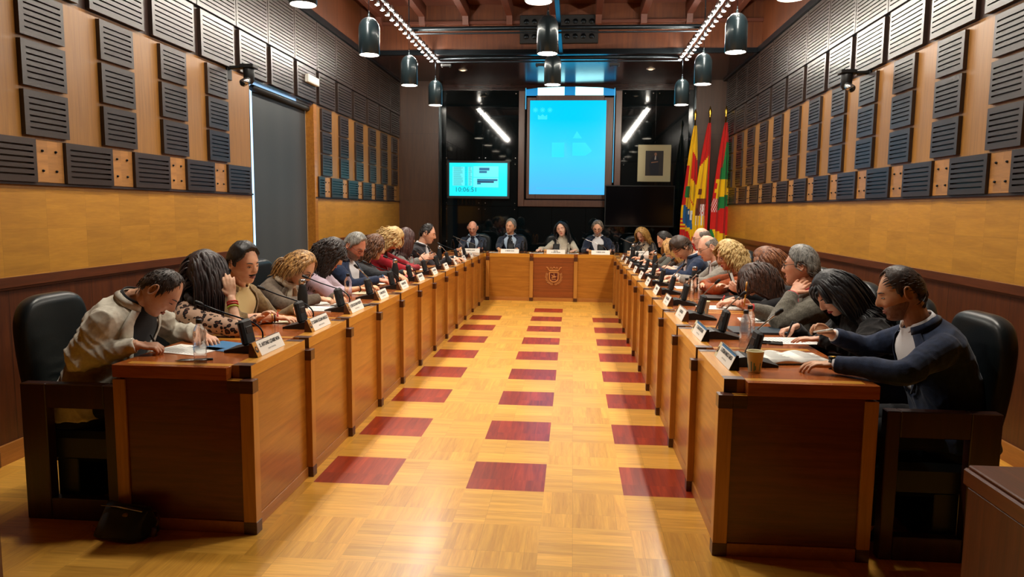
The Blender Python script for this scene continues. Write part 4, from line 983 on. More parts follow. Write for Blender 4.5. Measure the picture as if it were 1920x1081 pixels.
def hairmat(c1, c2, rough=.5):
    k = (c1, c2)
    if k in HAIRM: return HAIRM[k]
    m = bpy.data.materials.new('hair '+c1); nt, b = _bs(m); N = nt.nodes; L = nt.links
    tc = N.new('ShaderNodeTexCoord'); n = N.new('ShaderNodeTexNoise'); n.inputs['Scale'].default_value = 60; n.inputs['Detail'].default_value = 4; n.inputs['Distortion'].default_value = 1
    mp = N.new('ShaderNodeMapping'); mp.inputs['Scale'].default_value = (1, 1, .22); L.new(tc.outputs['Object'], mp.inputs[0]); L.new(mp.outputs[0], n.inputs['Vector'])
    r = N.new('ShaderNodeValToRGB'); r.color_ramp.elements[0].position = .36; r.color_ramp.elements[1].position = .66; r.color_ramp.elements[0].color = lin(c1); r.color_ramp.elements[1].color = lin(c2)
    L.new(n.outputs['Fac'], r.inputs[0]); L.new(r.outputs[0], b.inputs['Base Color']); b.inputs['Roughness'].default_value = rough
    bu = N.new('ShaderNodeBump'); bu.inputs['Strength'].default_value = .6; bu.inputs['Distance'].default_value = .004; L.new(n.outputs['Fac'], bu.inputs['Height']); L.new(bu.outputs[0], b.inputs['Normal'])
    HAIRM[k] = m; return m
def remesh(o, vox, disp=0, dsize=.08, smooth=2, seed=0):
    md = o.modifiers.new('r', 'REMESH'); md.mode = 'VOXEL'; md.voxel_size = vox; md.use_smooth_shade = True
    if smooth: md = o.modifiers.new('s', 'SMOOTH'); md.factor = .5; md.iterations = smooth
    dg = bpy.context.evaluated_depsgraph_get(); dg.update()
    me = bpy.data.meshes.new_from_object(o.evaluated_get(dg)); me.name = o.name
    o.modifiers.clear(); old = o.data; mt = old.materials[0]; o.data = me; me.materials.clear(); me.materials.append(mt); bpy.data.meshes.remove(old)
    me.polygons.foreach_set('use_smooth', [True]*len(me.polygons))
    if disp:
        import numpy as np
        n = len(me.vertices); co = np.empty(n*3, np.float32); me.vertices.foreach_get('co', co); co = co.reshape(-1, 3); no = np.empty(n*3, np.float32); me.vertex_normals.foreach_get('vector', no); no = no.reshape(-1, 3)
        rs = np.random.RandomState(seed); d = np.zeros(n)
        for i in range(9):        # fold-like waves, warped
            k = rs.randn(3); k /= np.linalg.norm(k); k *= (1.0/dsize)*rs.uniform(2.2, 6); w = rs.randn(3)*14; ph = rs.uniform(0, 6.3); ph2 = rs.uniform(0, 6.3)
            a = co@k+ph+1.6*np.sin(co@w+ph2); d += (1-np.abs(np.sin(a*.5)))**2*(.5+.5*np.sin(co@(w*.6)+ph))/9*2.6
        co = co+no*((d-.32)*disp)[:, None]; me.vertices.foreach_set('co', co.astype(np.float32).ravel()); me.update()
    return o
def person(label, head, yaw, pitch, roll=0, body_yaw=None, skinc='#c08a6a', fem=0, sz=1, hunch=.05, lean=None, arms=None, top=None, hair=None, glasses=None, beard=None, vox=.006, face=True, twist=0, pelvis=None, group=None, legs=True, floor=0, hs=1.09, neck=None):
    """arms = [right, left] each dict(w=wrist, df=finger direction, pn=palm normal, pole, curl, thumb)"""
    H = V(head); by = math.radians(body_yaw if body_yaw is not None else yaw); f = V((math.cos(by), math.sin(by), 0))
    ya, pi_, ro = math.radians(yaw), math.radians(pitch), math.radians(roll)
    F = V((math.cos(pi_)*math.cos(ya), math.cos(pi_)*math.sin(ya), -math.sin(pi_))); Rt = F.cross(V((0, 0, 1))).normalized(); U = Rt.cross(F)
    q = Quaternion(F, ro); Rt = q @ Rt; U = q @ U
    HM = Matrix((Rt, F, U)).transposed().to_4x4(); HM.translation = H; HM = HM @ Matrix.Scale(hs, 4)
    hw = lambda p: HM @ V(p)
    skull = hw((0, -.022, -.072)); trunk = .50*sz if not fem else .47*sz
    d0 = V((0, 0, 1))*.9+f*.35; nd = (U*(.55+max(0, pitch-20)/45)+d0.normalized()*.8).normalized(); Nk = V(neck) if neck else skull-nd*.085
    pz = .53+floor
    if pelvis: P = V(pelvis)
    else:
        dz = Nk.z-pz; hz = math.sqrt(max(.0009, trunk**2-dz**2)); P = V((Nk.x, Nk.y, pz))-f*hz
    T = Torso(P, Nk, f, hunch, sz, fem, twist)
    base = V((P.x, P.y, floor)); t = thing('person', label, 'person', tuple(base)); t.rotation_euler = (0, 0, 0)
    loc = Matrix.Translation(-base)
    # ---- body
    mb = MB(); nt_, np_ = (64, 48) if vox < .0055 else (40, 30)
    mb.rings([[hw(headp(2*PI*i/nt_, -PI/2+PI*j/np_)) for i in range(nt_)] for j in range(1, np_)])
    for sg in (-1, 1):   # ears
        P_ = [V((sg*(.074+.010*math.sin(a*.5)**2*1.1), -.006-.016*math.cos(a)-.004, .002+.031*math.sin(a))) for a in [2*PI*k/14 for k in range(14)]]
        P_ = [p+V((sg*.006, -.004, 0)) for p in P_]
        mb.tube([hw(p) for p in P_]+[hw(P_[0])], .0052, 6); n0 = len(mb.v); mb.ell((0, 0, 0), (.005, .014, .025), 8, 6); mb.xf(HM @ Matrix.Translation((sg*.078, -.01, 0)), n0)
    nr = .055 if not fem else .046
    mb.tube([hw((0, -.015, -.03)), hw((0, -.022, -.08)), Nk, T.ax(.93)[0]], [nr*.9, nr, nr*1.05, nr*1.1], 14)
    mb.rings([[T.pt(tt, 2*PI*k/20, -.012) for k in range(20)] for tt in (-.12, 0, .15, .3, .45, .6, .7, .78, .84, .9, .95, 1.0, 1.05)])
    A = []; o, d, sdv, frv = T.frame(.83); w = T.dims(.8)[0]
    for i, (sg, ar) in enumerate(zip((-1, 1), arms or [None, None])):
        Sh = T.frame(.82)[0]+sdv*sg*(w-.035)
        if ar is None: ar = {}
        W = V(ar.get('w', P+f*.42+sdv*sg*.14+V((0, 0, .33))))
        pole = ar.get('pole'); pole = V(pole) if pole else (sdv*sg*.7-V((0, 0, .9))-f*.3)
        E = V(ar['e']) if 'e' in ar else ik(Sh, W, .285*sz, .25*sz, pole)
        df = V(ar['df']) if 'df' in ar else (W-E).normalized(); pn = V(ar.get('pn', (0, 0, -1)))
        A.append((sg, Sh, E, W, df, pn, ar))
        pts, rr = limb([T.frame(.8)[0]+sdv*sg*.08, Sh, Sh.lerp(E, .5), E, E.lerp(W, .5), W], [.05, .048, .043, .037, .034, .025]); mb.tube(pts, [r*(sz if not fem else .86) for r in rr], 12)
        ar['tips'], ar['sd'] = hand(mb, W, df, pn, -sg*ar.get('flip', 1), ar.get('curl', .35), ar.get('spread', 1), (1.0 if not fem else .9)*ar.get('size', 1), ar.get('thumb', .3), 1.0 if vox < .0055 else 1.08)
    if legs:
        K = [];
        for sg in (-1, 1):
            s2 = T.frame(0)[2]; hp = P+s2*sg*.09; kn = P+f*.43+s2*sg*.12+V((0, 0, -.02)); an = V((kn.x, kn.y, floor+.09))-f*.03; K.append((hp, kn, an))
            pts, rr = limb([hp, kn, an], [.078, .056, .036], 6); mb.tube(pts, rr, 12); mb.tube([an, an-V((0, 0, .04)), an-V((0, 0, .05))+f*.12], [.036, .034, .026], 10)
    mb.xf(loc); sm = skin(skinc); remesh(mb.build('body', sm, t), vox, 0, smooth=1)
    # ---- face details
    if face:
        em = [M['eyewhite'], M['iris']]; ez = .0044 if pitch < 10 else .0030 if pitch < 30 else .0018
        for sg in (-1, 1):
            mb = MB(); mb.smooth = True; c = face_pt(sg*.031, .0055); mb.ell(c+V((0, -.0085, 0)), (.0115, .0113, ez), 12, 8, 0); mb.ell(c+V((0, .0006, -.0003)), (.0042, .003, ez*.9), 10, 6, 1); mb.xf(loc @ HM); mb.build('eye', em, t)
            mb = MB(); mb.smooth = True; mb.tube([face_pt(sg*x, z, .0016) for x, z in ((.019, .0055), (.025, .0058+ez*.9), (.033, .0062+ez*.9), (.042, .006))], [.0008, .0013, .0014, .0007], 6); mb.xf(loc @ HM); mb.build('eyelashes', M['lash'], t)
            mb = MB(); mb.smooth = True; mb.tube([face_pt(sg*x, z, .001) for x, z in ((.014, .0285), (.024, .0325), (.034, .0335), (.046, .028))], [.0022, .0038, .0034, .0012], 6, flat=.8); mb.xf(loc @ HM); mb.build('eyebrow', hairmat(*(hair.get('brow') or hair['col'])), t)
        mb = MB(); mb.smooth = True
        for zc, r0 in ((-.0545, .0036), (-.0635, .0042)): mb.tube([face_pt(x, zc-.002*abs(x)/.02*(1 if zc > -.06 else -1)*0+(-.004 if zc > -.06 else .004)*(abs(x)/.023)**2, .0012) for x in (-.023, -.014, -.006, 0, .006, .014, .023)], [.0008, r0*.8, r0, r0*.9, r0, r0*.8, .0008], 8)
        mb.xf(loc @ HM); mb.build('lips', M['lip_f'] if fem else M['lip_m'], t)
    if beard:
        bc, full = beard; mb = MB(); mb.smooth = True; na, nb = 48, 26; R = []
        for j in range(nb+1):
            ph = math.radians(-84+84*j/nb); row = []
            for i in range(na+1):
                th = math.radians(-100+200*i/na); p = headp(th, ph); ax = abs(p.x); m = 0
                jaw = ss(.0, .012, -(p.z+.028+ .0)-(.02*G(ax, .035)))
                m = jaw*ss(math.radians(100), math.radians(86), abs(th))
                m *= 1-ss(.8, 1, G(p.z+.059, .009)*G(p.x, .021)*1.3)
                if full == 'moustache': m = ss(.2, .45, G(p.z+.0465, .0068)*G(p.x, .027))*1.0+ss(.6, .95, G(p.z+.085, .012)*G(p.x, .014))*.4
                if full == 'light': m = ss(0, .5, m)
                n = p.normalized(); row.append(p+n*(-.0035+(.0058 if full == 'light' else .0072)*min(1, m)+.001*noise.noise(p*300)*m))
            R.append(row)
        mb.rings(R, closed=False, cap=False); mb.xf(loc @ HM); mb.build('beard' if full != 'moustache' else 'moustache', hairmat(*bc, .8), t)
    if glasses:
        mb = MB(); mb.smooth = True; gr = []
        for sg in (-1, 1):
            gy = face_pt(.031, .008).y+.012; rim = [V((sg*(.034+.0235*math.copysign(abs(math.cos(a))**.7, math.cos(a))), gy-.006*(math.cos(a) > 0)*math.cos(a), .006+.0165*math.copysign(abs(math.sin(a))**.8, math.sin(a)))) for a in [2*PI*k/20 for k in range(20)]]
            mb.tube(rim+[rim[0]], .003 if glasses == 'gbrown' else .0019, 6); mb.tube([V((sg*.058, gy-.006, .01)), V((sg*.079, gy-.035, .012)), V((sg*.084, .0, .013)), V((sg*.082, -.02, .002))], .0016, 6)
        mb.tube([V((-.0105, gy, .009)), V((0, gy+.003, .012)), V((.0105, gy, .009))], .0016, 6); mb.xf(loc @ HM); mb.build('glasses', M[glasses], t)
    # ---- clothes
    top = top or {}
    vc = max(vox*1.7, .0075); cm = top['mat']; V0 = top.get('v', 0); off = top.get('off', .012)
    def vw(tt): return 0 if tt < .42 or not V0 else .06+.62*V0*((tt-.42)/.56)**.9
    mb = MB(); R = []
    ts = [-.12+.06*i for i in range(18)]+[.97]
    if top.get('turtle'): ts += [1.02, 1.1]
    for tt in ts:
        row = []
        for k in range(36):
            a = -PI+2*PI*k/36; of = off+.004*(tt < .1); wv = vw(tt)
            if wv and abs(a) < wv: of -= .016
            row.append(T.pt(tt, a, of))
        R.append(row)
    mb.rings(R); slv = top.get('sleeve', 1.0); sr = top.get('sr', 1.0)
    for sg, Sh, E, W, df, pn, ar in A:
        se = ar.get('sleeve', slv); Wc = E.lerp(W, se*.97) if se > 0 else E
        k = (sz if not fem else .9)*sr
        pts, rr = limb([T.frame(.8)[0]+sdv*sg*.07, Sh+V((0, 0, -.004)), Sh.lerp(E, .5), E, E.lerp(Wc, .5), Wc], [.062, .068, .060, .053, .047, .038 if not top.get('cuffwide') else .05], 6); mb.tube(pts, [r*k for r in rr], 16)
    mb.xf(loc); remesh(mb.build(top.get('name', 'jacket'), cm, t), vc, top.get('wrinkle', .011), top.get('dsize', .09), 1, seed=int(abs(H.x*1000)) % 97)
    def strip(name, rows, m, th=.004):
        mb = MB(); mb.smooth = True
        R = []
        for r in rows:
            lo = [V(p) for p, n in r]; hi = [V(p)+n*th for p, n in r]; R.append(lo+hi[::-1])
        mb.rings(R); mb.xf(loc); return mb.build(name, m, t)
    def row(tt, angs, of):
        o = T.frame(tt)[0]; return [(T.pt(tt, a, of), (T.pt(tt, a, of)-o).normalized()) for a in angs]
    if V0:
        sh = top.get('shirt', 'shirtwhite')
        strip('shirt', [row(tt, [vw(max(tt, .425))*1.15*(k/5-1) for k in range(11)], off-.004) for tt in [.44+.055*i for i in range(10)]+[.99, 1.03]], M[sh] if isinstance(sh, str) else sh)
        if top.get('tie'):
            strip('necktie', [row(tt, [-wd, 0, wd], off+.001) for tt, wd in ((.5, .17), (.6, .19), (.75, .16), (.88, .15), (.95, .16), (.97, .3), (1.02, .34))], M[top['tie']], .008)
        lm = top.get('lapelmat', cm)
        if top.get('lapel', 1):
            for sg in (-1, 1):
                rows = []
                for i in range(12):
                    tt = .42+.0505*i; lw = .05+.36*ss(.42, .80, tt)*(1 if tt < .84 else .55 if tt < .87 else .85)
                    wv = max(.05, vw(tt)); rows.append(row(tt, [sg*wv*.97, sg*(wv+lw*.5), sg*(wv+lw)], off+.006))
                strip('lapel', rows, lm, .005)
        # jacket collar and shirt collar around the neck
        for nm, mt, rad, hgt, gap, dz in ([('collar', lm, .012, .03, vw(.96)*.9, 0)] if top.get('lapel', 1) else [])+[('shirt_collar', M[sh] if isinstance(sh, str) else sh, .003, .034, .25 if not top.get('open', 1) else .5, .0)]:
            mb = MB(); mb.smooth = True; R = []
            for k in range(25):
                a = gap+(2*PI-2*gap)*k/24; p0 = T.pt(.975 if nm == 'collar' else .985, a, rad+.004); o2, dd = T.ax(1.0); out = (T.pt(1.0, a, 0)-T.frame(1.0)[0]).normalized()
                p1 = p0+dd*hgt*(1 if abs(math.cos(a/2)) < .9 or nm == 'collar' else .8)-out*(.024 if nm == 'collar' else .008)
                R.append([p0, p1, p1+out*.005, p0+out*.007])
            mb.rings(R); mb.xf(loc); mb.build(nm, mt, t)
    elif not top.get('turtle'):
        mb = MB(); mb.smooth = True; P_ = [T.pt(.985, 2*PI*k/28, .008) for k in range(28)]; mb.tube(P_+[P_[0]], .006, 8); mb.xf(loc); mb.build('neckline', cm, t)
    for sg, Sh, E, W, df, pn, ar in A:     # cuffs
        if top.get('cuff') and ar.get('sleeve', slv) > .8:
            dv = (W-E).normalized(); mb = MB(); mb.smooth = True; mb.tube([W-dv*.035, W-dv*.001], .0335*(1 if not fem else .9), 16); mb.xf(loc); mb.build('shirt_cuff', M[top['cuff']], t)
        if ar.get('watch'):
            dv = (W-E).normalized(); mb = MB(); mb.smooth = True; p = W+dv*.004; mb.tube([p-dv*.012, p+dv*.012], .0295*ar.get('wr', 1), 18); n = (-pn).normalized(); mb.xf(loc); mb.build('watch_strap', M['blackm'], t)
            mb = MB(); mb.smooth = True; mb.tube([p+n*.022, p+n*.034], .021, 18); mb.xf(loc); mb.build('watch_case', M['steel'], t)
            mb = MB(); mb.smooth = True; mb.tube([p+n*.034, p+n*.0348], .016, 18); mb.xf(loc); mb.build('watch_dial', M['brass'], t)
        for bi, (dd, bm) in enumerate(ar.get('bands', ())):
            dv = (W-E).normalized(); q = W-dv*dd; mb = MB(); mb.smooth = True; n1 = dv.orthogonal().normalized(); n2 = dv.cross(n1); rr = .029+.05*dd*.2
            L_ = [q+n1*rr*math.cos(a)+n2*rr*math.sin(a) for a in [2*PI*k/18 for k in range(18)]]; mb.tube(L_+[L_[0]], .0042, 6); mb.xf(loc); mb.build('bracelet', bm, t)
    if legs:
        mb = MB(); mb.rings([[T.pt(tt, 2*PI*k/20, .006) for k in range(20)] for tt in (-.2, -.05, .08, .2)])
        for hp, kn, an in K:
            pts, rr = limb([hp-f*.04, kn, an], [.095, .072, .055], 6); mb.tube(pts, rr, 12)
        mb.xf(loc); remesh(mb.build('trousers', M[top.get('legs', 'trouser')], t), .014, .006, .1, 1)
        for hp, kn, an in K:
            mb = MB(); mb.smooth = True; b = V((an.x, an.y, floor)); R = []
            for u, w_, h_ in ((-.07, .02, .05), (-.06, .034, .075), (0, .038, .08), (.06, .042, .06), (.12, .044, .045), (.17, .036, .035), (.19, .015, .02)):
                R.append([b+f*u+sdv*(w_*math.cos(a))+V((0, 0, max(.002, h_*.5+h_*.5*math.sin(a)))) for a in [2*PI*k/12 for k in range(12)]])
            mb.rings(R); mb.xf(loc); mb.build('shoe', M['black'], t)
    # ---- hair
    hm = hairmat(*hair['col']); kind = hair['kind']; line = hairline(hair.get('line', 'short')); thick = hair.get('thick', .012); vol = hair.get('vol', 0)
    top_lim = hair.get('bald_top')
    rs = random.Random(int(abs(H.x*997+H.y*131)))
    def capd(th, ph):
        m = ss(0, math.radians(9), ph-line(th))
        if top_lim: m *= ss(math.radians(top_lim+12), math.radians(top_lim-6), ph)
        return m
    mb = MB(); mb.smooth = True; na, nb = (72, 48) if vox < .0055 else (44, 30); R = []
    for j in range(nb+1):
        ph = -PI/2+.02+(PI-.04)*j/nb; rw = []
        for i in range(na):
            th = 2*PI*i/na; m = capd(th, ph); p = headp(th, ph); n = V((p.x/HX, p.y/HY, p.z/HZ)).normalized()
            k = thick*(1+vol*max(0, n.z)*1.2)+hair.get('side', 0)*abs(n.x)
            nn = noise.noise(V((p.x*45, p.y*14, p.z*28)))*.25+noise.noise(p*120)*.12
            if p.y > .02 and m < .5: m = 0
            rw.append(p+n*(-.007+(.007+k*(1+nn))*m))
        R.append(rw)
    mb.rings(R)
    dwn = V((0, 0, -1)); nl = int(hair.get('locks', 110)*(1 if kind == 'short' else 2.9 if vox < .0062 else 2)); L0 = hair.get('len', .05); curl = hair.get('curl', 0); lr = hair.get('lr', .006)*(1 if kind == 'short' else .5 if vox < .0062 else .65); part = hair.get('part', 0)
    Hinv = HM.inverted(); made = 0; tries = 0
    while made < nl and tries < nl*12:
        tries += 1; th = rs.uniform(-PI, PI); ph = math.asin(rs.uniform(-.75, 1))
        if capd(th, ph) < .5: continue
        made += 1
        p = headp(th, ph); n = V((p.x/HX, p.y/HY, p.z/HZ)).normalized(); q = p+n*thick*.55
        if kind in ('short',):
            cb = V(hair.get('comb', (0, -1, -.3))); tg = (cb-n*cb.dot(n)).normalized(); L = L0*rs.uniform(.6, 1.2); P_ = []
            for s_ in range(5):
                u = s_/4; pp = p+tg*L*u; nn = V((pp.x/HX, pp.y/HY, pp.z/HZ)); nn.normalize(); r0 = 1.0
                kq = math.sqrt((pp.x/(HX+thick*.8))**2+(pp.y/(HY+thick*.8))**2+(pp.z/(HZ+thick*.8))**2); pp = pp/kq if kq > .01 else pp
                hh = thick*(.3+vol*max(0, n.z))+.003*math.sin(u*PI); P_.append(hw(pp+nn*(hh*.3*math.sin(u*2.6)+rs.uniform(0, .0015))))
            mb2 = mb; P_ = [HM.inverted() @ x for x in P_]; mb.tube(P_, [lr*.5, lr*.8, lr*.75, lr*.5, lr*.15], 5)
        else:
            L = L0*rs.uniform(.8, 1.06)*(1 if not (p.y > .045 and hair.get('line') == 'fringe') else max(.16, .055/L0)); st = 11; step = L/st; sgx = 1 if p.x-part > 0 else -1
            vv = V((sgx*.7, .0 if not hair.get('back') else -.9, -.35)); v = (vv-n*vv.dot(n)).normalized()
            v = (HM.to_3x3() @ v).normalized(); P_ = [hw(q)]; lay = rs.uniform(0, 1); ph0 = rs.uniform(0, 6.28); fr = rs.uniform(.8, 1.2)
            grav = hair.get('graw') or hair.get('grav', .62)*(.6 if pitch > 25 else .9); hd = (HM.to_3x3() @ V((0, -.25, -1))).normalized()
            for s_ in range(st):
                g = (dwn*grav+hd*(1-grav)).normalized(); kk = min(1, .34+.12*s_)
                v = (v*(1-kk*.5)+g*kk*.5).normalized(); x = P_[-1]+v*step
                l = Hinv @ x; m_ = thick*(.8+.9*lay)+hair.get('side', 0)
                hh = HZ+m_ if l.z > -.05 else HZ+m_+.05
                kq = math.sqrt((l.x/(HX+m_))**2+(l.y/(HY+m_))**2+(max(-.07, min(l.z, 9))/hh)**2)
                if kq < 1: l = V((l.x/kq, l.y/kq, l.z))
                if l.y > .03 and abs(l.x) < hair.get('faceclear', .062) and l.z < .05: l.x = math.copysign(hair.get('faceclear', .062), sgx)
                if l.z < .03: l.y = min(l.y, .075)
                l.x = max(-.125, min(.125, l.x)); x = HM @ l; x = T.push(x, off+.010+.016*lay)
                if (x-P_[-1]).length > step*1.5: x = P_[-1]+(x-P_[-1]).normalized()*step*1.4
                v = ((x-P_[-1]).normalized()*.5+v*.5).normalized(); P_.append(x)
            if curl:
                Q = []
                for s_, x in enumerate(P_):
                    u = s_/st; a1 = ph0+u*L*70*fr; Q.append(x+(HM.to_3x3() @ V((math.sin(a1), math.cos(a1), .3*math.sin(a1*1.3))))*curl*min(1, u*3))
                P_ = Q
            P_ = [Hinv @ x for x in P_]; w_ = lr*rs.uniform(1.2, 2.2); mb.tube(P_, [w_*(.7 if s_ < 2 else 1-.85*max(0, (s_/st-.4)/.6)**1.6) for s_ in range(len(P_))], 6, flat=.32, up=n)
    if hair.get('bun'): mb.ell(V((0, -.12, .03)), (.04, .035, .04), 16, 10)
    mb.xf(loc @ HM); mb.build('hair', hm, t, smooth=True)
    if top.get('scarf'):
        mb = MB(); mb.smooth = True
        for q_, rr in ((0, .022), (.6, .018)):
            P_ = [T.pt(1.0+.012*math.sin(k*1.3+q_), 2*PI*k/26, .018+.006*math.sin(k*2.1+q_))+V((0, 0, .015*q_)) for k in range(26)]; mb.tube(P_+[P_[0]], rr, 10)
        for sg in (-1, 1): mb.tube([T.pt(1.0, .3*sg, .02), T.pt(.9, .25*sg, .03), T.pt(.75, .2*sg, .03), T.pt(.62, .14*sg, .03)], [.02, .026, .028, .02], 10, flat=.5)
        mb.xf(loc); remesh(mb.build('scarf', M[top['scarf']] if isinstance(top['scarf'], str) else top['scarf'], t), .008, .008, .05, 1)
    return t, dict(T=T, A=A, HM=HM)
M['eyewhite'] = mat('eye white', '#cfc8c0', .25); M['iris'] = mat('dark iris', '#2a1a12', .15); M['lash'] = mat('eyelash', '#1a1210', .7)
M['lip_m'] = mat('lips', '#9c5a4c', .45); M['lip_f'] = mat('painted lips', '#a83a38', .35)
M['shirtwhite'] = cloth_mat('white shirt', '#d6d6d8'); M['shirtblue'] = cloth_mat('pale blue shirt', '#a8bcd0'); M['shirtcream'] = cloth_mat('cream shirt', '#c8b07c'); M['shirtblack'] = cloth_mat('black shirt', '#101013')
M['tieblack'] = cloth_mat('dark tie', '#15161c', rough=.5); M['tienavy'] = cloth_mat('navy tie', '#141c34', rough=.5)
M['trouser'] = cloth_mat('dark trousers', '#16171b'); M['scarfcream'] = cloth_mat('cream scarf', '#c8b8a0'); M['scarfblack'] = cloth_mat('black knitted scarf', '#15100e', '#2a1c16', scale=80)
M['gblack'] = mat('black glasses frame', '#0c0c0e', .25); M['gred'] = mat('dark red glasses frame', '#5a1418', .25); M['gthin'] = mat('thin metal frame', '#5c4a3c', .3, 1); M['gbrown'] = mat('brown glasses frame', '#2a140e', .25)
navy = cloth_mat('navy wool', '#16233c', '#1d2c48', scale=40); navy2 = cloth_mat('dark navy wool', '#10182a', '#162036', scale=40); black_c = cloth_mat('black cloth', '#0d0d10', '#141418')
def D(w, **k): d = dict(w=w); d.update(k); return d
BR = ('#2a1810', '#4a2c1c'); DK = ('#0c0908', '#1c1512'); GR = ('#5a5854', '#8c8a84'); BL = ('#7a5426', '#d8ac62'); BL2 = ('#9a7440', '#e2c488'); AU = ('#4a2412', '#8e5428'); CH = ('#2c1510', '#54301e'); RD = ('#2c1414', '#54302a')
cream = cloth_mat('light linen blazer', '#c8c2b2', '#d4cebe', scale=60, weave=420)
# ----- left row (facing +x)
fist = dict(curl=1.0, thumb=.9, pn=(.15, .3, -1))
t, L0 = person('man with very short dark hair in a light linen blazer, writing, nearest left seat', (-1.568, -.3, 1.12), 12, 52, -4, body_yaw=2, hs=1.04, hunch=.05, sz=1.12, vox=.004, neck=(-1.70, -.3, 1.075), pelvis=(-1.96, -.31, .53),
    arms=[D((-1.60, -.46, .865), e=(-1.86, -.56, .80), df=(.9, .38, -.12), pn=(.2, .3, -1), curl=1.0, thumb=.8), D((-1.46, -.08, .85), e=(-1.72, .06, .84), df=(.75, -.6, -.1), pn=(0, 0, -1), curl=.4)],
    top=dict(mat=cream, v=.9, shirt='shirtblack', sr=1.1, wrinkle=.03, dsize=.075, off=.017), hair=dict(kind='short', line='receding', thick=.0065, col=('#1c120c', '#3c2a1e'), len=.022, lr=.0026, locks=260, comb=(0, .3, -.9)), skinc='#b98264')
leo = cloth_mat('leopard print knit', '#c2a088', kind='leopard')
t, L1 = person('woman with dark brown hair in leopard print, hand raised beside her face', (-1.61, .25, 1.16), 72, 8, -8, body_yaw=14, fem=1, sz=1.06, vox=.0055, face=True, pelvis=(-1.76, .36, .53),
    arms=[D((-1.43, .2, 1.03), e=(-1.365, .12, .85), df=(-.2, .12, 1), pn=(-.5, .8, .1), curl=.22, thumb=.2, sleeve=.25, bands=((.035, M['redp']), (.05, M['redp']), (.065, mat('green band', '#a8c83a', .5)))), D((-1.4, .5, .86), curl=.5)],
    top=dict(mat=leo, name='sweater', turtle=0, wrinkle=.012, sr=1.12, scarf='scarfblack'), hair=dict(kind='long', line='long', col=('#150c0c', '#33201e'), thick=.02, len=.25, locks=230, lr=.011, grav=.8, faceclear=.066), skinc='#c08c6c')
tweed = cloth_mat('brown corduroy jacket', '#6a5434', '#7c6642', scale=50)
t, L2 = person('man with dark hair and moustache in a brown jacket over a cream shirt', (-1.61, .75, 1.19), -22, 18, 6, body_yaw=-8, sz=1.1, vox=.0045, hunch=.03, pelvis=(-1.86, .84, .53),
    arms=[D((-1.33, .62, .85), e=(-1.55, .5, .84), df=(.9, -.15, -.02), pn=(0, 0, -1), curl=.42, sleeve=.3, bands=((.0, M['redp']), (.02, M['blackm']), (.035, M['brass']))), D((-1.35, 1.0, .85), df=(.8, -.5, 0), curl=.4)],
    top=dict(mat=tweed, v=1.1, shirt='shirtcream', wrinkle=.013, sr=1.08), beard=(('#1a0e0a', '#2c1a12'), 'moustache'), hair=dict(kind='short', line='short', thick=.014, vol=.6, col=('#0a0808', '#1e1816'), len=.05, lr=.004, locks=220, comb=(.1, -1, .0)), skinc='#c08462')
taupe = cloth_mat('taupe blazer', '#5c5044', '#6a5c4e', scale=60)
t, L3 = person('blonde woman with dark glasses in a taupe blazer and cream scarf bent over papers', (-1.52, 1.52, 1.105), -8, 46, -4, body_yaw=-4, fem=1, sz=1.1, vox=.005, hunch=.07,
    arms=[D((-1.36, 1.50, .865), df=(.8, .35, -.15), pn=(0, .3, -1), curl=.9, thumb=.7, e=(-1.56, 1.28, .84)), D((-1.3, 1.7, .86), df=(.6, -.5, -.1), curl=.5)],
    top=dict(mat=taupe, v=.8, shirt='scarfcream', scarf='scarfcream', wrinkle=.016, sr=1.15), glasses='gbrown', hair=dict(kind='long', line='long', col=('#5c3c1c', '#d0a060'), thick=.013, len=.19, locks=230, lr=.008, graw=.45, back=1, brow=BR), skinc='#c08460')
lilac = cloth_mat('pale lilac blouse', '#b8a4b4', '#c4b2c0')
t, L4 = person('woman with long curly dark hair in a pale lilac blouse', (-1.52, 2.22, 1.16), 12, 36, -5, body_yaw=2, fem=1, sz=1.05, vox=.006, hunch=.06,
    arms=[D((-1.26, 2.22, .865), df=(1, .25, -.05), curl=.35, sleeve=.5, e=(-1.45, 2.05, .84), bands=((.01, M['blackm']),)), D((-1.26, 2.42, .865), df=(1, -.3, 0), curl=.4, sleeve=.5)],
    top=dict(mat=lilac, name='blouse', wrinkle=.022, sr=1.25), hair=dict(kind='long', line='long', col=('#120c0a', '#30201a'), thick=.026, len=.36, locks=260, lr=.0085, curl=.013, graw=.85, faceclear=.05, side=.012), skinc='#bc8058')
t, L5 = person('grey haired man with dark red glasses in a navy blazer and white shirt', (-1.52, 2.92, 1.195), -18, 36, 0, body_yaw=-6, sz=1.08, vox=.005, hunch=.05,
    arms=[D((-1.30, 2.95, .87), df=(.9, .3, -.1), pn=(0, .3, -1), curl=.9, thumb=.7, e=(-1.5, 2.74, .84)), D((-1.30, 3.2, .865), df=(.8, -.5, 0), curl=.5)],
    top=dict(mat=navy, v=.9, shirt='shirtwhite', wrinkle=.014), glasses='gred', beard=(('#84705f', '#a08c7c'), 'light'), hair=dict(kind='short', line='short', thick=.013, vol=.4, col=('#55534e', '#9c9a92'), len=.04, lr=.0045, locks=180, comb=(.5, -.8, 0)), skinc='#b87458')
dgrey = cloth_mat('dark grey knit', '#26282b', '#303236', scale=50)
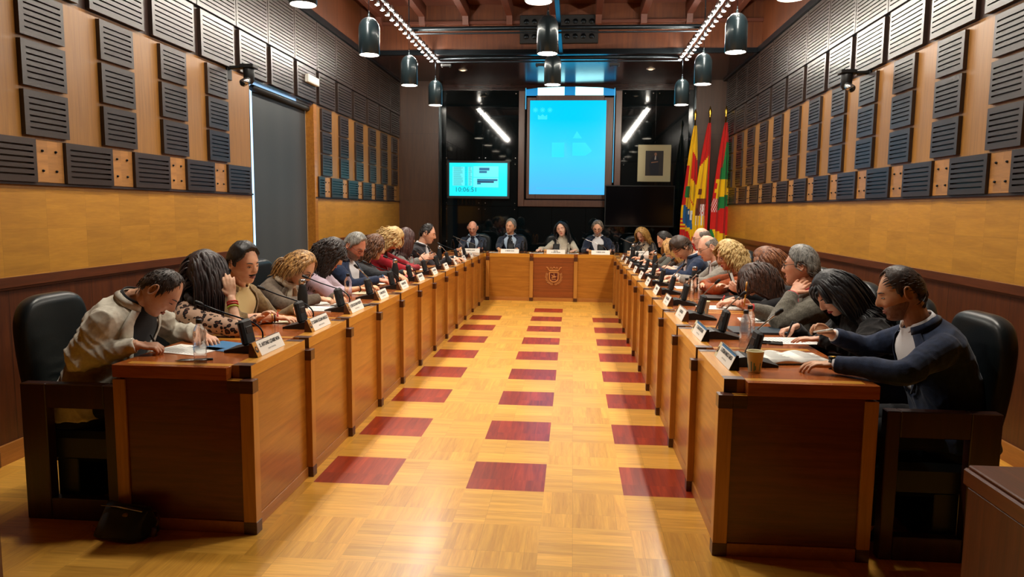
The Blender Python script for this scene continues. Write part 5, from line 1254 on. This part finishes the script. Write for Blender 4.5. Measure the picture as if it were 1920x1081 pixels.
t, L6 = person('woman with a layered brown bob in a dark grey top reaching forward', (-1.53, 3.62, 1.15), 18, 22, 0, body_yaw=2, fem=1, sz=1.08, vox=.006, hunch=.05,
    arms=[D((-1.22, 3.45, .875), df=(.7, -.5, -.3), curl=.4, e=(-1.4, 3.36, .87)), D((-1.25, 3.85, .87), df=(.8, -.5, 0), curl=.5)],
    top=dict(mat=dgrey, name='sweater', wrinkle=.012, sr=1.12), hair=dict(kind='long', line='long', col=('#2e180e', '#7c5030'), thick=.018, len=.17, locks=170, lr=.01, curl=.006, grav=.6), skinc='#c08c68')
redc = cloth_mat('red jacket', '#8e1420', '#a01a28')
t, L7 = person('woman with dense wavy blonde hair in a red jacket, arms crossed on the desk', (-1.53, 4.32, 1.205), 0, 56, 0, body_yaw=0, fem=1, sz=1.05, vox=.007, hunch=.06,
    arms=[D((-1.22, 4.42, .875), df=(.2, 1, 0), curl=.3, e=(-1.33, 4.15, .87)), D((-1.28, 4.22, .89), df=(.2, -1, 0), curl=.3, e=(-1.36, 4.54, .87))],
    top=dict(mat=redc, v=.5, shirt='shirtblack', wrinkle=.013), hair=dict(kind='long', line='long', graw=.65, col=('#94703c', '#e0be80'), thick=.024, vol=.5, len=.26, locks=230, lr=.009, curl=.012, grav=.7, faceclear=.03, side=.01), skinc='#c89474')
greyj = cloth_mat('light grey jacket', '#6a6c68', '#787a75', scale=50)
t, L8 = person('woman with straight reddish dark hair in a light grey jacket, hands raised', (-1.53, 5.07, 1.18), 32, 8, 0, body_yaw=10, fem=1, sz=1.05, vox=.007,
    arms=[D((-1.32, 4.92, .93), df=(.9, .1, .4), pn=(.2, 1, -.3), curl=.3, e=(-1.46, 4.84, .86)), D((-1.28, 5.2, .93), df=(.9, -.1, .3), pn=(.2, -1, 0), curl=.3)],
    top=dict(mat=greyj, v=.5, shirt='shirtblack', wrinkle=.01), hair=dict(kind='long', line='long', col=RD, thick=.016, len=.27, locks=150, lr=.013, grav=.85), skinc='#c08c70')
t, L9 = person('man with receding black hair in a dark suit ending the left row', (-1.41, 5.87, 1.22), 4, 20, 0, body_yaw=0, sz=1.1, vox=.006,
    arms=[D((-1.08, 5.82, .875), df=(1, .1, 0), curl=.5), D((-1.06, 6.1, .875), df=(1, -.3, 0), curl=.5)],
    top=dict(mat=cloth_mat('charcoal suit', '#1a171c', '#221e24'), v=.8, shirt='shirtwhite', wrinkle=.012, cuff='shirtwhite'), hair=dict(kind='short', line='receding', thick=.011, col=DK, len=.05, lr=.005, locks=120, comb=(0, -1, 0)), skinc='#c0886a')
# ----- head table (facing the camera)
def dn(sg, x, y=8.68, **k): return D((x, y, .87), df=(.5*sg, -.8, -.05), **k)
t, _ = person('bald man in a navy suit with a dark tie at the head table', (-1.245, 9.16, 1.215), -90, 22, 0, sz=1.08, vox=.006,
    arms=[dn(-.8, -1.38), dn(-1.2, -1.06)], top=dict(mat=navy2, v=.85, shirt='shirtblue', tie='tienavy', wrinkle=.01), glasses='gthin', hair=dict(kind='short', line='bald', thick=.005, col=GR, len=.02, lr=.003, locks=60, bald_top=30), skinc='#c48468')
t, _ = person('grey haired man in a dark suit with striped tie at the head table', (-.553, 9.2, 1.255), -112, 6, -10, body_yaw=-92, sz=1.08, vox=.006,
    arms=[dn(1, -.72), dn(-1, -.4)], top=dict(mat=navy2, v=.95, shirt='shirtblue', tie='tieblack', wrinkle=.01), hair=dict(kind='short', line='short', thick=.013, vol=.5, col=('#4a4844', '#8a8880'), len=.045, lr=.005, locks=130, comb=(-.8, -.6, .2)), skinc='#b8805e')
wht = cloth_mat('white knit', '#b4ac98', '#c4bca8')
t, _ = person('woman with long black hair in a white top at the centre of the head table', (.365, 9.15, 1.215), -97, 6, 12, body_yaw=-95, fem=1, sz=1.08, vox=.006,
    arms=[dn(-.5, .0, 8.8, e=(.1, 8.98, .85)), dn(-1, .62)], top=dict(mat=wht, name='sweater', turtle=1, wrinkle=.012, sr=1.1, cuffwide=1), hair=dict(kind='long', line='long', col=('#08080a', '#141418'), thick=.015, len=.44, locks=170, lr=.012, grav=.95, faceclear=.06, curl=.004), skinc='#c89478')
t, _ = person('bearded man with brown glasses and swept back hair in a navy blazer', (1.015, 9.1, 1.24), -98, 20, 0, body_yaw=-90, sz=1.08, vox=.006,
    arms=[dn(.8, .84), dn(-.8, 1.24)], top=dict(mat=navy2, v=.8, shirt='shirtwhite', wrinkle=.01, open=1), glasses='gbrown', beard=(('#84746a', '#a89a8e'), 'light'), hair=dict(kind='short', line='short', thick=.018, vol=.3, side=.006, col=('#38302a', '#8c8478'), len=.09, lr=.006, locks=150, comb=(0, -1, -.2)), skinc='#bc8464')
blackj = cloth_mat('dark pinstripe blazer', '#17181b', '#202125')
t, D4 = person('blonde woman writing at the right end of the head table in a dark blazer', (1.795, 9.12, 1.145), -118, 42, 6, body_yaw=-95, fem=1, sz=1.05, vox=.006, hunch=.06,
    arms=[D((1.60, 8.72, .875), df=(-.3, -.8, -.1), curl=.9, thumb=.8, pn=(.2, 0, -1)), dn(-.5, 1.98)], top=dict(mat=blackj, v=.8, shirt='scarfcream', scarf='scarfcream', wrinkle=.01), hair=dict(kind='long', line='long', col=BL, thick=.014, len=.27, locks=150, lr=.010, grav=.85, faceclear=.058), skinc='#c88c6c')
# ----- right row (facing -x)
t, R0 = person('man with cropped hair and stubble in a navy suit holding a white pen', (2.143, -.3, 1.185), 168, 22, 0, body_yaw=176, hs=1.04, sz=1.1, vox=.004, hunch=.05,
    arms=[D((1.93, -.04, .93), e=(2.12, .0, .86), df=(-.75, -.05, .45), pn=(-.5, -.5, -.6), curl=.75, thumb=.9), D((1.80, -.44, .86), e=(2.04, -.62, .865), df=(-1, .12, -.04), pn=(0, 0, -1), curl=.42, watch=1)],
    top=dict(mat=navy, v=1.15, shirt='shirtwhite', wrinkle=.014, dsize=.085, cuff='shirtwhite', off=.015), beard=(('#86624e', '#9c7864'), 'light'), hair=dict(kind='short', line='receding', thick=.009, vol=.4, col=('#1e1510', '#453328'), len=.03, lr=.0032, locks=300, comb=(.2, .9, 0)), skinc='#b07a58')
lace = cloth_mat('black lace top', '#0c0b0d', '#141214', scale=30)
t, R1 = person('woman with straight black fringed hair in black lace writing on a sheet', (2.10, .45, 1.105), 192, 46, 0, body_yaw=182, fem=1, sz=1.1, vox=.0045, hunch=.07,
    arms=[D((1.93, .6, .87), df=(-.85, -.25, -.2), curl=.9, thumb=.8, pn=(.1, -.2, -1)), D((1.95, .22, .865), df=(-.9, .3, -.05), curl=.25, e=(2.15, .12, .83))],
    top=dict(mat=lace, name='blouse', wrinkle=.024, sr=1.3, dsize=.05), hair=dict(kind='long', line='fringe', col=('#050507', '#101016'), thick=.017, len=.34, locks=240, lr=.012, grav=.7, faceclear=.064), skinc='#bc8468')
tweedg = cloth_mat('grey tweed jacket', '#565248', '#6a655a', scale=120)
t, R2 = person('grey haired man in a grey tweed jacket with red cuffs, one hand on his neck', (2.135, 1.2, 1.195), 152, 6, 4, body_yaw=172, sz=1.08, vox=.0045, hunch=.05,
    arms=[D((1.80, 1.16, .90), df=(-.6, -.3, .55), pn=(-.3, -.6, -.4), curl=.8, thumb=.8, e=(2.02, 1.2, .84)), D((2.03, 1.0, 1.03), e=(1.90, .86, .84), df=(.62, .38, .62), pn=(.5, .75, -.3), curl=.3, thumb=.1, spread=1.15)],
    top=dict(mat=tweedg, v=.6, shirt=cloth_mat('red sweater', '#9c1828'), wrinkle=.016, sr=1.12), glasses='gblack', hair=dict(kind='short', line='short', thick=.017, vol=.3, side=.004, col=('#3c3a36', '#8a8780'), len=.045, lr=.0045, locks=330, comb=(.3, -.7, -.5)), skinc='#b87c5e')
for nm, (sg, Sh, E, W, df, pn, ar) in (('a', R2['A'][0]), ('b', R2['A'][1])):
    base = V(t.location); dv = (W-E).normalized(); mb = MB(); mb.smooth = True; mb.tube([W-dv*.05, W-dv*.005], [.041, .038], 18); mb.xf(Matrix.Translation(-base)); mb.build('red_cuff', M['redcuff'] if 'redcuff' in M else M.setdefault('redcuff', cloth_mat('red knit cuff', '#a81c2c')), t)
t, R3 = person('woman with very long brown hair hiding her face, writing with a red pen', (2.0, 1.8, 1.04), 176, 62, 0, body_yaw=180, fem=1, sz=1.05, vox=.006, hunch=.08, face=False,
    arms=[D((1.84, 1.95, .87), df=(-.9, -.1, -.2), curl=.9, thumb=.8), D((1.80, 1.78, .87), df=(-.9, .2, -.1), curl=.9, thumb=.8, e=(2.02, 1.62, .85), sleeve=.6)],
    top=dict(mat=black_c, name='sweater', wrinkle=.012), hair=dict(kind='long', line='long', graw=.8, col=('#1c0f0a', '#4e2e1e'), thick=.022, len=.36, locks=300, lr=.010, grav=.8, faceclear=.012, curl=.006, side=.014), skinc='#c48c70')
t, R4 = person('auburn haired woman behind the long brown hair, holding up a phone', (2.24, 2.4, 1.12), 172, 34, 0, body_yaw=180, fem=1, sz=1.05, vox=.006,
    arms=[D((1.95, 2.6, .9), df=(-.7, -.4, .3), curl=.5), D((1.98, 2.22, .90), df=(-.8, .1, .45), pn=(-.3, .6, .4), curl=.6, thumb=.7, e=(2.16, 2.12, .85))],
    top=dict(mat=black_c, name='sweater', wrinkle=.01), hair=dict(kind='long', line='long', col=AU, thick=.024, len=.28, locks=220, lr=.012, grav=.6, vol=.3, side=.01), skinc='#c48c70')
orange = cloth_mat('rust orange cardigan', '#8c4018', '#a04c20', scale=40)
t, R5 = person('woman with wavy blonde hair and red glasses in a rust orange cardigan, arms crossed', (2.035, 3.0, 1.155), 190, 22, 0, body_yaw=182, fem=1, sz=1.1, vox=.005, hunch=.05,
    arms=[D((1.78, 2.9, .885), df=(-.3, -.9, .1), curl=.3, e=(1.88, 3.2, .86)), D((1.78, 3.02, .87), df=(-.2, .9, 0), curl=.3, e=(1.86, 2.74, .86))],
    top=dict(mat=orange, name='cardigan', wrinkle=.013, sr=1.15), glasses='gred', hair=dict(kind='long', line='long', col=('#9a763c', '#e8cc8c'), thick=.021, vol=.3, len=.2, locks=240, lr=.0085, curl=.011, grav=.6, side=.008), skinc='#c08464')
greys = cloth_mat('pale grey suit', '#807a72', '#8e887e', scale=60)
t, R6 = person('bald man with glasses in a pale grey suit writing', (1.97, 3.7, 1.19), 184, 26, 0, body_yaw=180, sz=1.12, vox=.0055, hunch=.05,
    arms=[D((1.66, 3.86, .875), df=(-.9, -.3, 0), curl=.5), D((1.66, 3.52, .88), df=(-.9, .2, -.1), curl=.9, thumb=.8, e=(1.9, 3.4, .85))],
    top=dict(mat=greys, v=.7, shirt='shirtwhite', wrinkle=.013, cuff='shirtwhite'), glasses='gblack', hair=dict(kind='short', line='bald', thick=.007, col=('#6a625a', '#948c82'), len=.02, lr=.003, locks=110, bald_top=32), skinc='#c88c70')
t, R8 = person('man with thick dark brown hair in a navy suit bent low over his notes', (1.80, 4.4, 1.155), 196, 54, 0, body_yaw=182, sz=1.08, vox=.006, hunch=.07,
    arms=[D((1.56, 4.6, .875), df=(-.9, -.3, 0), curl=.4), D((1.60, 4.28, .88), df=(-.9, .2, -.1), curl=.9, thumb=.8, e=(1.84, 4.15, .85))],
    top=dict(mat=navy, v=.7, shirt='shirtwhite', wrinkle=.012), hair=dict(kind='short', line='short', thick=.018, vol=.4, col=('#20140e', '#45301f'), len=.07, lr=.005, locks=200, comb=(.2, .9, .1)), skinc='#c48c6c')
t, R7 = person('pale balding man in profile behind the bald man with glasses', (2.13, 5.0, 1.235), 178, 14, 0, body_yaw=180, sz=1.05, vox=.007,
    arms=[None, None], top=dict(mat=cloth_mat('light shirt', '#a8a8a8'), name='shirt', wrinkle=.01), glasses='gthin', hair=dict(kind='short', line='bald', thick=.006, col=('#5a5048', '#7c7268'), len=.02, lr=.003, locks=60, bald_top=36), skinc='#cc9478')
t, R9 = person('woman with long straight blonde hair falling forward in the right row', (1.86, 5.6, 1.08), 184, 50, 0, body_yaw=180, fem=1, sz=1.03, vox=.007, hunch=.06, face=False,
    arms=[D((1.58, 5.75, .875), curl=.4), D((1.6, 5.42, .88), curl=.6)], top=dict(mat=cloth_mat('brown knit', '#3a2c22'), name='sweater', wrinkle=.01), hair=dict(kind='long', line='long', graw=.8, col=('#7c5424', '#d0a058'), thick=.016, len=.38, locks=170, lr=.012, grav=.85, faceclear=.03), skinc='#c88c6c')
t, R10 = person('man with thinning black hair at the far end of the right row', (1.86, 6.35, 1.155), 190, 40, 0, body_yaw=180, sz=1.05, vox=.007,
    arms=[D((1.55, 6.5, .875), curl=.4), D((1.57, 6.2, .88), curl=.6)], top=dict(mat=cloth_mat('mottled grey shirt', '#4a4a44', '#5a5a52'), v=.4, shirt='shirtwhite', wrinkle=.01), hair=dict(kind='short', line='receding', thick=.009, col=DK, len=.04, lr=.004, locks=110, comb=(0, -1, 0)), skinc='#b87c5c')
# ----- objects in hands
def tip(P, i, j): return P['A'][i][6]['tips'][j]
def held_pen(P, i, m, label, tilt=(0, 0, 1), L=.14, z=DT+.004):
    a = (tip(P, i, 0)+tip(P, i, 4))/2; tl = V(tilt).normalized(); p0 = a-tl*.03; pen(p0, p0+tl*L, m, label)
held_pen(L0, 0, 'blackm', 'dark pen in the writing hand of the man in the light blazer', (-.45, .1, .8))
held_pen(L5, 0, 'blue', 'blue pen in the hand of the man with dark red glasses', (-.5, 0, .8))
held_pen(D4, 0, 'white', 'pale pen in the writing hand at the head table', (-.35, .2, .9))
held_pen(R0, 0, 'white', 'white pen held by the man in the nearest right seat', (.35, -.9, .25), .15)
held_pen(R1, 0, 'blackm', 'thick black pen in the hand of the woman in lace', (.3, -.05, .9))
held_pen(R3, 1, 'redp', 'red pen held by the woman with very long brown hair', (.35, -.05, .9))
held_pen(R6, 1, 'white', 'white pen in the hand of the bald man in grey', (.35, 0, .9))
held_pen(R8, 1, 'pinkp', 'pale pen in the hand of the man bent low', (.4, 0, .9))
held_pen(R2, 0, M['d_light'], 'wooden pencil held upright by the man in grey tweed', (.05, -.05, 1), .18)
a = (tip(R4, 1, 1)+tip(R4, 1, 4))/2
ph_ = slab_thing('smartphone', a.x, a.y, a.z, .07, .145, .009, 0, 'black', 'phone held up by the auburn haired woman', 'phone', 'white'); ph_.rotation_euler = (math.radians(70), 0, math.radians(60))
# ----- chairs
for x, y, rz, lb in [(-1.87, -.31, 0, 'black leather chair of the man in the light blazer'), (-1.70, .4, 0, 'black leather chair of the woman in leopard print'), (-1.86, .95, 0, 'black leather chair of the man in the brown jacket'), (-1.88, 1.6, 0, 'black leather chair of the blonde woman in taupe'), (-1.88, 2.25, 0, 'black leather chair of the woman in lilac'), (-1.88, 2.95, 0, 'black leather chair of the man with dark red glasses'), (-1.88, 3.65, 0, 'black leather chair of the woman in dark grey'), (-1.88, 4.35, 0, 'black leather chair of the woman in red'), (-1.88, 5.1, 0, 'black leather chair of the woman in light grey'), (-1.8, 5.88, 0, 'black leather chair of the man at the left row end'),
    (2.22, -.31, PI, 'black leather chair of the man in navy holding a white pen'), (2.24, .44, PI, 'black leather chair of the woman in black lace'), (2.26, 1.2, PI, 'black leather chair of the man in grey tweed'), (2.26, 1.85, PI, 'black leather chair of the woman with a red pen'), (2.4, 2.5, PI, 'black leather chair of the auburn haired woman'), (2.28, 3.15, PI, 'black leather chair of the woman in orange'), (2.24, 3.8, PI, 'black leather chair of the bald man in grey'), (2.16, 4.45, PI, 'black leather chair of the man bent low'), (2.4, 5.1, PI, 'black leather chair of the pale balding man'), (2.16, 5.75, PI, 'black leather chair of the woman with straight blonde hair'), (2.16, 6.4, PI, 'black leather chair at the far end of the right row'),
    (-1.2, 9.4, -PI/2, 'black leather chair of the bald man at the head table'), (-.52, 9.42, -PI/2, 'black leather chair of the grey haired man at the head table'), (.3, 9.42, -PI/2, 'black leather chair of the woman in white'), (1.03, 9.42, -PI/2, 'black leather chair of the bearded man'), (1.76, 9.42, -PI/2, 'black leather chair of the blonde woman at the head table')]:
    place_chair(x, y, rz, lb)
EXPO=0.15
# ---------------------------------------------------------------- camera, world, view
cam = bpy.data.cameras.new('camera'); cam.sensor_width = 36; cam.lens = 1346.2/1920*36; cam.clip_end = 60
co = bpy.data.objects.new('camera', cam); C.objects.link(co)
r = V((0.9963822243907163, 0.08433456484861276, 0.010494955455035147)); u = V((-0.01963857835247177, 0.10833493373931775, 0.9939204537446602)); f = V((-0.08268487865687335, 0.9905307785745442, -0.10959921321800341))
m = Matrix((r, u, -f)).transposed().to_4x4(); m.translation = V((0.57133, -3.85517, 1.56218)); co.matrix_world = m
sc.camera = co
w = bpy.data.worlds.new('world'); sc.world = w; w.use_nodes = True; w.node_tree.nodes['Background'].inputs[0].default_value = (.55, .6, .7, 1); w.node_tree.nodes['Background'].inputs[1].default_value = .02
sc.view_settings.view_transform = 'Standard'; sc.view_settings.look = 'None'; sc.view_settings.gamma = 1; sc.view_settings.exposure = EXPO
sc.cycles.max_bounces = 6; sc.cycles.diffuse_bounces = 3; sc.cycles.glossy_bounces = 3; sc.cycles.transmission_bounces = 5; sc.cycles.transparent_max_bounces = 8
sc.cycles.sample_clamp_indirect = 4; sc.cycles.caustics_reflective = False; sc.cycles.caustics_refractive = False
sc.cycles.use_denoising = True
